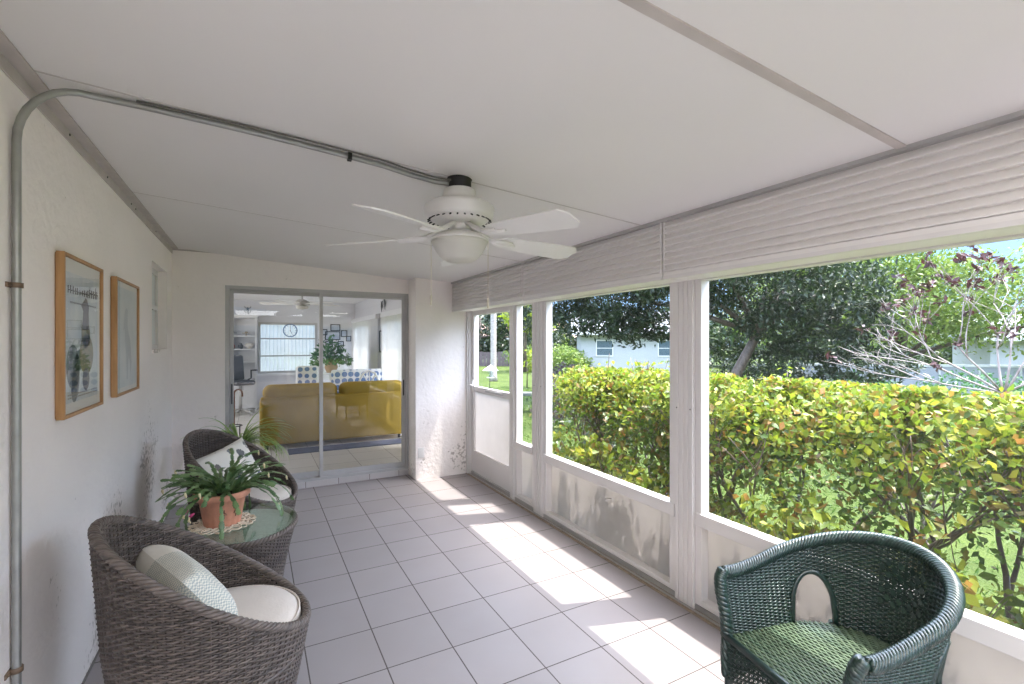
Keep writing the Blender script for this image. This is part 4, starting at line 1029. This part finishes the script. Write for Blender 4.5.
MB().box(-.012, .01, -.12, -.095, 0, .42).box(-.012, .01, .095, .12, 0, .42).box(-.012, .01, -.095, .095, 0, .025).box(-.012, .01, -.095, .095, .395, .42).build('frame', black_m, t)
m_, t_, p_ = newmat('mirror_glass'); p_.inputs['Base Color'].default_value = (.8, .85, .88, 1); p_.inputs['Metallic'].default_value = 1; p_.inputs['Roughness'].default_value = .08
MB().box(-.004, .004, -.095, .095, .025, .395).build('mirror_glass', m_, t)
# side table with house plant, patterned seats
t = thing('plant_stand', 'white pedestal table carrying the leafy house plant behind the sofa', 'table', (1.28, 9.55, RZ))
MB().lathe([(0, .86), (.2, .86), (.2, .89), (0, .89)], 28).build('tabletop', cab_m, t); MB().lathe([(0, .02), (.03, .02), (.03, .86), (0, .86)], 12).build('column', cab_m, t); MB().lathe([(0, 0), (.17, 0), (.16, .02), (0, .03)], 24).build('base', cab_m, t)
t = thing('house_plant', 'leafy green house plant in a tan pot in the inner room', 'plant', (1.28, 9.55, RZ+.89))
MB().lathe([(0, 0), (.08, 0), (.12, .1), (.10, .19), (.11, .2), (.09, .2), (0, .18)], 24).build('pot', mat('tan_pot', (176, 140, 116), .6), t)
rng = np.random.default_rng(5); nL = 420; th_ = rng.uniform(0, 2*PI, nL); rr_ = .36*np.sqrt(rng.uniform(0, 1, nL)); zz_ = .20+rng.uniform(0, .52, nL)*(1-(rr_/.42)**2)-.08*(rr_/.36)
leaves('foliage', house_leaf, np.stack([rr_*np.cos(th_), rr_*np.sin(th_), zz_], 1), .10, t, rng, .45)
mb = MB()
for k in range(14):
    a = 2*PI*k/14; mb.tube([(0, 0, .16), (.08*math.cos(a), .08*math.sin(a), .36), (.26*math.cos(a), .26*math.sin(a), .42+.1*(k % 3))], .005, 5)
mb.build('stem', mat('plant_stem', (84, 104, 62), .6), t)
def damask(name):
    m, t_, p = newmat(name); v = N(t_, 'ShaderNodeTexVoronoi'); v.inputs['Scale'].default_value = 9; v.inputs['Randomness'].default_value = .1; t_.links.new(coord(t_), v.inputs['Vector'])
    t_.links.new(ramp(t_, v.outputs['Distance'], [(.40, s2l(92, 116, 160)), (.46, s2l(214, 214, 216))]), p.inputs['Base Color']); p.inputs['Roughness'].default_value = .8; return m
dm = damask('blue_damask')
t = thing('patterned_loveseat', 'blue and white patterned high-backed seat behind the mustard sofa', 'sofa', (1.62, 9.0, RZ), PI)
MB().rbox(-.44, .44, .1, .22, .3, .98, .05).build('backrest', dm, t); MB().rbox(-.44, .44, -.35, .1, .3, .46, .05).build('seat', dm, t)
for x in (-.38, .38):
    for y in (-.3, .16): MB().tube([(x, y, 0), (x, y, .31)], .02, 8).build('leg', black_m, t)
t = thing('patterned_armchair', 'cream and navy patterned armchair left of the house plant', 'chair', (.80, 9.0, RZ), PI)
MB().rbox(-.18, .18, .1, .2, .35, 1.06, .08).build('backrest', damask('navy_damask'), t); MB().rbox(-.24, .24, -.3, .1, .32, .46, .05).build('seat', dm, t)
for s_ in (-1, 1): MB().rbox(s_*.27-.035, s_*.27+.035, -.28, .14, .32, .66, .03).build('arm', dm, t)
for x in (-.2, .2):
    for y in (-.26, .12): MB().tube([(x, y, 0), (x, y, .34)], .018, 8).build('leg', black_m, t)
t = thing('carved_side_chair', 'pale carved side chair at the right behind the mustard sofa', 'chair', (1.86, 8.45, RZ), 2.4)
mb = MB(); mb.tube([(-.2, .2, .0), (-.2, .2, .78), (-.12, .2, .93), (0, .2, .98), (.12, .2, .93), (.2, .2, .78), (.2, .2, 0)], .018, 8); mb.smooth = True; mb.build('back_frame', cab_m, t)
mb = MB()
for a, b in (((-.16, .5), (.12, .92)), ((.16, .5), (-.12, .92)), ((0, .5), (0, .95))): mb.tube([(a[0], .2, a[1]), (b[0], .2, b[1])], .012, 6)
mb.build('back_splat', cab_m, t); MB().rbox(-.22, .22, -.2, .2, .42, .48, .03).build('seat', cushion_m, t)
for x in (-.19, .19): MB().tube([(x, -.17, 0), (x, -.17, .43)], .018, 8).build('leg', cab_m, t)

# ================================================================== OUTDOORS
GZ = -.15
struct('ground', MB().box(2.36, 90, -40, 90, GZ-.1, GZ).box(-60, 2.36, 12.2, 90, GZ-.1, GZ), lawn)
struct('ground', MB().box(-.84, 2.36, YE-.1, 5.2, GZ-.1, -.12).box(2.36, 2.75, -8, 6.0, GZ-.02, GZ+.02), mat('concrete_apron', (176, 168, 160), .9, .12, 6, .3))
def ray(u, t, z):
    r = (u-512)/F_PX; s_, c_ = math.sin(YAW), math.cos(YAW); return Vector(((s_+r*c_)*t, (c_-r*s_)*t, z))
rg = random.Random(21)
def branches(mb, p, d, L, r, depth, spread, rg, tips, up=.15):
    n = 4; pts = [p]; q = d.copy()
    for i in range(n):
        q = (q+Vector((rg.uniform(-1, 1), rg.uniform(-1, 1), rg.uniform(-.5, 1)*up*3))*.14).normalized(); p = p+q*L/n; pts.append(p)
    mb.tube(pts, [r*(1-.4*i/n) for i in range(n+1)], 5)
    tips.append(p)
    if depth > 0:
        for k in range(rg.choice((2, 3))):
            e = (q+Vector((rg.uniform(-1, 1), rg.uniform(-1, 1), rg.uniform(-.4, .8)))*spread).normalized()
            branches(mb, p if k else pts[-2], e, L*rg.uniform(.6, .85), r*.58, depth-1, spread, rg, tips, up)
# hedge: one shrub per root stock along x = 3.2
rng = np.random.default_rng(12)
HX_ = 3.2
for i in range(1, 10):
    y = -2.9+i*.76
    near = 'hedge_shrub'
    lab = ['', 'shrub at the hidden near end of the hedge, beyond the right edge of the view', 'shrub out of frame at the near end of the yellow-green hedge', 'second shrub of the hedge, just outside the right edge of the view'] + ['leafy hedge shrub behind the green wicker armchair, right edge of the view', 'hedge shrub with open twiggy base above the green wicker armchair', 'dense yellow-topped hedge shrub left of the green wicker armchair', 'hedge shrub just right of the middle white post', 'hedge shrub just left of the middle white post', 'last hedge shrub at the far end, seen in the window left of the post']
    t = thing(near, lab[i], 'shrub', (HX_, y, GZ), 0, 'clipped flowering hedge'); H = 1.46
    mb = MB(); tips = []; rr = random.Random(100+i)
    for k in range(5):
        a = rr.uniform(0, 2*PI); b = Vector((.12*math.cos(a), .2*math.sin(a), 0)); branches(mb, b, Vector((rr.uniform(-.35, .35), rr.uniform(-.45, .45), 1)).normalized(), .55, .023, 3, .6, rr, tips)
    mb.smooth = True; mb.build('stem', bark, t)
    n1 = 9500 if i > 2 else 3500
    # dense crown plus thinner skirt
    c = np.stack([rng.normal(0, .25, n1).clip(-.55, .55), rng.uniform(-.48, .30 if i == 9 else .48, n1), H-.02-np.abs(rng.normal(0, .26, n1))], 1)
    c[:, 2] -= .10*(np.abs(c[:, 0])/.5)**2
    n2 = 1300 if 3 < i < 6 else 2600
    c2 = np.stack([rng.normal(0, .32, n2).clip(-.6, .6), rng.uniform(-.48, .48, n2), rng.uniform(.25, H-.3, n2)], 1)
    tp = np.array([tuple(q) for q in tips]); c3 = tp[rng.integers(0, len(tp), 900)]+rng.normal(0, .06, (900, 3)); c3[:, 2] = c3[:, 2].clip(.08, H+.03); c3[:, 0] = c3[:, 0].clip(-.65, .65)
    cc = np.concatenate([c, c2, c3]); ph = cc+np.array([HX_, y, 0])
    keep = np.array([noise.noise(Vector(q)*3.1) > (-.22 + .95*max(0, (1.0-q[2]))) for q in ph])
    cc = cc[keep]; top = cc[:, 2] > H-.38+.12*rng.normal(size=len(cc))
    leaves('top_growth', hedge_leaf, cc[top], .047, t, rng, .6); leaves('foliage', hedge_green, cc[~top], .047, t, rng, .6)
# low sprouting plants between the hedge and the window at the right
for i, (y, lab) in enumerate(((.1, 'low leafy shrub right outside the window, at the right edge of the view'), (.75, 'low leafy shrub outside the window behind the right arm of the green armchair'), (1.4, 'low leafy shrub outside the window behind the left arm of the green armchair'), (2.1, 'low shrub outside the window just left of the middle post'), (2.75, 'low shrub outside the middle of the far window'), (3.4, 'low shrub outside the far window beside the narrow sidelight'))):
    t = thing('low_shrub', lab, 'shrub', (2.68, y, GZ), 0, 'low shrubs by the window'); mb = MB(); tips = []
    for k in range(9): branches(mb, Vector((0, rg.uniform(-.2, .2), 0)), Vector((rg.uniform(-.5, .2), rg.uniform(-.8, .8), 1.3)).normalized(), rg.uniform(.28, .40), .008, 2, .6, rg, tips)
    mb.build('stem', bark, t); tp = np.array([tuple(q) for q in tips]); nn = 900; c = tp[rng.integers(0, len(tp), nn)]+rng.normal(0, .045, (nn, 3)); c[:, 2] = c[:, 2].clip(.05, .95); c[:, 0] = c[:, 0].clip(-.30, .30)
    leaves('foliage', hedge_leaf, c, .062, t, rng, .6)
def tree(name, label, base, trunk, blobs, n, size, leafm, barkm=bark, group=None, cat='tree', aspect=.5, tr=.12, lim=5):
    t = thing(name, label, cat, base, 0, group); mb = MB()
    top = Vector(trunk[-1]); mb.tube([Vector(p) for p in trunk], [tr*(1-.5*k/(len(trunk)-1)) for k in range(len(trunk))], 10)
    for (cx, cy, cz, rx, ry, rz) in blobs[:lim]:
        k = trunk[max(1, len(trunk)-2)]; mb.tube([Vector(k), (Vector(k)+Vector((cx, cy, cz)))/2+Vector((0, 0, .2)), Vector((cx, cy, cz))], [tr*.5, tr*.35, tr*.12], 7)
    mb.smooth = True; mb.build('trunk', barkm, t)
    vol = np.array([b[3]*b[4]*b[5] for b in blobs]); vol = vol**.67/np.sum(vol**.67); cc = []
    for b, f in zip(blobs, vol):
        m = int(n*f); d = rng.normal(size=(m, 3)); d /= np.linalg.norm(d, axis=1)[:, None]; rad = rng.uniform(.45, 1, m)[:, None]**.6*(1+.12*rng.normal(size=(m, 1)))
        cc.append(np.array(b[:3])+d*rad*np.array(b[3:]))
    cc = np.concatenate(cc); cc = cc[cc[:, 2] > .02]; keep = np.array([noise.noise(Vector(q)*1.7+Vector(base)) > -.18 for q in cc])
    leaves('foliage', leafm, cc[keep], size, t, rng, aspect); return t
R_ = ray(731, 12.5, GZ)
tree('shade_tree', 'large dark evergreen tree with drooping crown filling the middle of the view', R_, [(0, 0, 0), (.1, -.1, .9), (.5, -.4, 1.9), (.9, -.8, 3.0)],
     [(-.6, 1.2, 3.2, 2.0, 2.0, 1.1), (.6, -.6, 3.1, 1.8, 1.8, 1.0), (-1.6, 2.8, 3.0, 1.5, 1.6, .95), (1.3, -1.6, 2.9, 1.4, 1.5, 1.0), (-.2, .6, 4.4, 2.6, 2.8, 1.2), (-2.6, 3.8, 3.9, 1.8, 2.0, 1.1), (-1.0, 1.6, 3.9, 1.6, 1.8, 1.0), (-1.9, 2.2, 2.25, .8, .9, .5), (.4, -.9, 2.1, .9, 1.0, .45), (1.8, -2.1, 2.2, .9, 1.0, .5), (-.9, 1.5, 2.15, .9, .9, .4), (-2.6, 3.6, 2.9, .9, .9, .7), (1.2, -1.6, 1.6, 1.0, 1.1, .35), (1.0, -.9, 1.1, 1.1, 1.1, .5), (1.7, -2.2, 1.15, 1.1, 1.1, .45), (-3.2, 4.6, 2.6, .9, .9, .6), (-2.3, 3.2, 2.35, 1.0, 1.1, .5), (-1.5, 2.0, 2.0, .9, .9, .45)],
     70000, .15, tree_leaf, aspect=.35, tr=.17)
R_ = ray(905, 14.5, GZ)
tree('leafy_tree', 'light green loose-crowned tree at right below the patch of blue sky', R_, [(0, 0, 0), (0, .1, 1.2), (.2, 0, 2.6)],
     [(0, 0, 2.9, 2.2, 2.4, 1.5), (.5, -2, 2.8, 1.8, 2.0, 1.4), (1.0, -3.9, 2.4, 1.8, 1.8, 1.4), (-.4, 1.9, 3.3, 1.8, 2.0, 1.6), (.2, .8, 4.2, 1.9, 1.9, 1.3), (1.5, -5.6, 2.2, 1.5, 1.6, 1.3), (-.6, 3.4, 4.0, 1.8, 1.8, 1.5)], 46000, .14, lime_leaf, tr=.14)
R_ = ray(850, 24, GZ)
tree('leafy_tree', 'tall light green tree far behind, right of the dark evergreen', R_, [(0, 0, 0), (0, 0, 2), (0, 0, 4)], [(0, 0, 4, 3, 3, 2), (-1, 3, 3.4, 2.5, 2.5, 2), (1, -3, 3.2, 2.5, 2.5, 1.6)], 11000, .22, lime_leaf, tr=.2)
# background screen of trees
for k, (u, tt, w_, h_, m_, lab) in enumerate(((480, 36, 3.4, 5.0, tree_leaf, 'dark tree at the far left behind the palm trunk'), (512, 38, 3.2, 5.4, tree_leaf, 'dark tree behind and right of the palm trunk'), (548, 44, 2.6, 3.0, lime_leaf, 'small bright tree over the roof at far left'), (600, 40, 3.5, 4.4, tree_leaf, 'far tree behind the pale house'), (690, 34, 4.0, 4.6, shrub_leaf, 'far tree behind the dark evergreen'), (770, 32, 4.2, 4.2, shrub_leaf, 'far tree seen through the dark evergreen, just right of its trunk'), (925, 34, 4.5, 3.6, lime_leaf, 'far tree low behind the bare purple tree'), (1005, 30, 4.5, 3.4, shrub_leaf, 'far tree at the right edge of the view'))):
    tree('background_tree', lab, ray(u, tt, GZ), [(0, 0, 0), (0, 0, h_*.4), (0, 0, h_*.7)], [(0, 0, h_*.55, w_*.8, w_*.8, h_*.48), (w_*.5, -w_*.5, h_*.4, w_*.6, w_*.6, h_*.38), (-w_*.5, w_*.5, h_*.4, w_*.6, w_*.6, h_*.38)], 5200, .34, m_, group='distant trees', tr=.2)
tree('leafy_tree', 'bright yellow-green crown above the beige roof beside the screen door', ray(525, 27, GZ), [(0, 0, 0), (0, 0, 2), (0, 0, 3)], [(0, 0, 3.3, 1.4, 1.4, 1.2), (.5, -.6, 2.7, 1, 1, .7)], 2600, .2, yellow_leaf, tr=.12)
# mid-distance clipped bushes
for (u, tt, w_, h_, m_, lab) in ((527, 28, 1.3, 1.5, lime_leaf, 'round green bush behind the staked sapling'), (560, 26, 1.0, 1.55, lime_leaf, 'green bush at the corner of the pale house'), (574, 27, .8, 1.3, lime_leaf, 'small green bush against the pale house corner'), (562, 9.5, .62, .95, mauve_leaf, 'mauve twiggy shrub just beyond the end of the hedge'), (568, 14, .9, 1.05, mauve_leaf, 'brownish mauve shrub farther behind the hedge end'), (556, 11, .6, .7, shrub_leaf, 'low dark green shrub left of the mauve shrub'), (860, 12.5, .8, .9, house_leaf, 'broad-leaved green shrub in front of the white garden wall'), (975, 10, 1.0, 1.1, house_leaf, 'broad-leaved green shrub behind the hedge at right'), (715, 15, 1.0, 1.3, tree_leaf, 'dark low bush added as shade left of the trunk of the dark evergreen'), (775, 14, 1.2, 1.2, tree_leaf, 'dark low bush added as shade right of the trunk of the dark evergreen'), (820, 15, 1.1, 1.15, shrub_leaf, 'dark green bush added as shade at the left end of the white garden wall'), (585, 6.6, .5, .9, shrub_leaf, 'dark low shrub filling the shaded gap at the hedge end')):  # the three dark bushes around the evergreen are added to darken its shaded gap
    tree('garden_shrub', lab, ray(u, tt, GZ), [(0, 0, 0), (0, 0, h_*.3), (0, 0, h_*.6)], [(0, 0, h_*.55, w_, w_, h_*.45), (w_*.4, -w_*.4, h_*.4, w_*.7, w_*.7, h_*.35)], int(1500+500*w_), .05+.0045*tt, m_, cat='shrub', group=None, tr=.03)
# palm trunk, sapling, feeder, bench
t = thing('palm_tree', 'pale ringed palm trunk on the lawn seen through the screen door', 'tree', ray(493.5, 20.7, GZ))
MB().lathe([(0, 0), (.19, 0), (.15, .25), (.125, .8)]+[(.125+.006*(k % 2), .8+k*.12) for k in range(1, 44)]+[(.11, 6.3), (0, 6.35)], 20).build('trunk', palm_bark, t)
mb = MB()
for k in range(16):
    a = 2*PI*k/16; pts = [Vector((0, 0, 6.2))]; el = .9
    for j in range(8): el -= .25; pts.append(pts[-1]+Vector((math.cos(a)*math.cos(el), math.sin(a)*math.cos(el), math.sin(el)))*.35)
    mb.tube(pts, .02, 4)
    for j in range(1, 9):
        for s_ in (-1, 1):
            d = Vector((-math.sin(a), math.cos(a), -.5))*s_*.45; d.z = -.25; mb.quad(pts[j], pts[j]+d+Vector((.03, 0, 0)), pts[j]+d*1.05, pts[j]+Vector((0, 0, .03)))
mb.build('fronds', shrub_leaf, t)
o = tree('young_tree', 'thin staked sapling with yellow-green leaves on the lawn', ray(527, 17.6, GZ), [(0, 0, 0), (.01, 0, .5), (0, 0, 1.0)], [(0, 0, 1.05, .42, .42, .4), (.1, -.2, .75, .3, .3, .2)], 560, .13, yellow_leaf, tr=.025)
t = thing('bird_feeder', 'white cone-roofed bird feeder on a thin pole on the lawn', 'bird feeder', ray(490.5, 10.5, GZ))
MB().tube([(-.06, 0, 0), (0, 0, 1.15)], .008, 6).build('pole', black_m, t); MB().lathe([(.17, 1.07), (.175, 1.065), (.0, 1.19), (0, 1.2)], 24).build('roof', white_pl, t)
MB().lathe([(0, .92), (.045, .92), (.045, 1.08), (0, 1.08)], 14).build('seed_tube', table_glass, t); MB().lathe([(0, .90), (.08, .90), (.085, .92), (0, .92)], 16).build('tray', white_pl, t)
t = thing('garden_bench', 'low dark stone bench on the lawn below the sapling', 'bench', ray(528, 11.6, GZ), -YAW)
MB().box(-.42, .34, -.18, .18, .40, .47).build('slab', stone, t, bevel=.01)
for x in (-.26, .2): MB().box(x-.07, x+.07, -.14, .14, 0, .40).build('leg', stone, t, bevel=.01)
# fence at the back of the lawn
t = thing('board_fence', 'dark weathered board fence across the far end of the lawn', 'fence', ray(505, 33, GZ), -YAW)
mb = MB()
for k in range(50): mb.box(-8+k*.25, -8+k*.25+.22, -.015, .015, .02, 1.0+.02*math.sin(k*2.3))
mb.build('boards', fence_m, t); 
mb = MB().box(-8, 4.5, .015, .05, .2, .28).box(-8, 4.5, .015, .05, .8, .88); mb.build('rail', fence_m, t)
# houses
def house(loc, rz, w_, d_, hh, label, winx, roofc, name='neighbour_house'):
    t = thing(name, label, 'house', loc, rz)
    MB().box(-w_/2, w_/2, 0, d_, 0, hh).build('walls', house_wall, t)
    rf = MB(); rf.prism([(-.5, hh-.02), (d_+.5, hh-.02), (d_/2, hh+d_*.22)], -w_/2-.5, w_/2+.5, axis='x'); rf.build('roof', roofc, t)
    MB().box(-w_/2-.5, w_/2+.5, -.56, -.5, hh-.16, hh+.02).build('fascia', white_pl, t)
    for x, z0, z1, ww in winx:
        f_ = MB().box(x-ww/2-.05, x-ww/2, -.03, .02, z0, z1).box(x+ww/2, x+ww/2+.05, -.03, .02, z0, z1).box(x-ww/2-.05, x+ww/2+.05, -.03, .02, z1, z1+.05).box(x-ww/2-.05, x+ww/2+.05, -.05, .02, z0-.06, z0).box(x-ww/2, x+ww/2, -.03, .02, (z0+z1)/2-.02, (z0+z1)/2+.02).build('window', white_pl, t)
        MB().box(x-ww/2, x+ww/2, -.012, .0, z0, z1).build('pane', darkglass, f_)
    return t
L = ray(636, 27, GZ)
house((L.x, L.y, GZ), -YAW-.1, 6.2, 6, 2.25, 'pale blue-white house behind the hedge with one window', [(-1.75, .93, 1.75, .86), (1.7, .93, 1.75, .9)], house_wall)
L = ray(545, 48, GZ)
house((L.x, L.y, GZ), -YAW, 12, 7, 2.1, 'low house with a beige tiled roof far across the lawn', [(0, .8, 1.6, 1.2)], roof_m)
L = ray(1110, 19, GZ)
house((L.x, L.y, GZ), -YAW-.5, 7, 5, 1.9, 'pale house half hidden at the right edge of the view', [(0, .8, 1.6, 1.0)], wall_white)
L = ray(925, 13.5, GZ)
t = thing('garden_wall', 'long low white wall behind the hedge at right', 'wall', (L.x, L.y, GZ), -YAW-.25)
MB().box(-3.4, 4.2, -.08, .08, 0, 1.0).build('panel', wall_white, t); MB().box(-3.45, 4.25, -.11, .11, 1.0, 1.06).build('coping', white_pl, t)
mb = MB()
for k in range(9): mb.box(-3.4+k*.92, -3.4+k*.92+.04, -.10, -.08, 0, 1.0)
mb.build('pilaster', white_pl, t)
# bare tree with purple leaves at the right
t = thing('bare_tree', 'sparse pale-branched tree with dark purple leaf clusters at the right', 'tree', ray(1010, 5.4, GZ))
mb = MB(); tips = []; rr = random.Random(33)
mb.tube([(0, 0, 0), (.04, .02, .6), (0, .05, 1.1)], [.04, .035, .03], 8)
for d in ((-.9, .9, .5), (-.6, .5, 1), (.1, -.2, 1.2), (-.2, 1.0, .9), (.6, -.5, 1), (.1, -.9, .7), (-.5, 1.3, .15), (.2, .3, 1.3)):
    branches(mb, Vector((0, .05, 1.1)), Vector(d).normalized(), .70, .014, 3, .75, rr, tips, .1)
mb.smooth = True; mb.build('branch', bark_pale, t)
tp = np.array([tuple(q) for q in tips]); tp = tp[np.argsort(-(tp[:, 2]+rng.normal(0, .35, len(tp))))][:130]; sel = tp[rng.choice(len(tp), min(75, len(tp)), replace=False)]
c = np.repeat(sel, 10, 0)+rng.normal(0, .03, (len(sel)*10, 3)); leaves('leaf_cluster', purple_leaf, c, .085, t, rng, .45)
# grass tufts near the hedge (uncountable)
n = 26000; gx = rng.uniform(3.0, 9, n); gy = rng.uniform(-3, 16, n); c = np.stack([gx, gy, np.full(n, GZ+.02)], 1)
o = leaves('lawn_grass', grass_leaf, c, .07, None, rng, .14, up=0); o['kind'] = 'stuff'; o['label'] = 'short green grass of the lawn beyond the hedge'; o['category'] = 'grass'
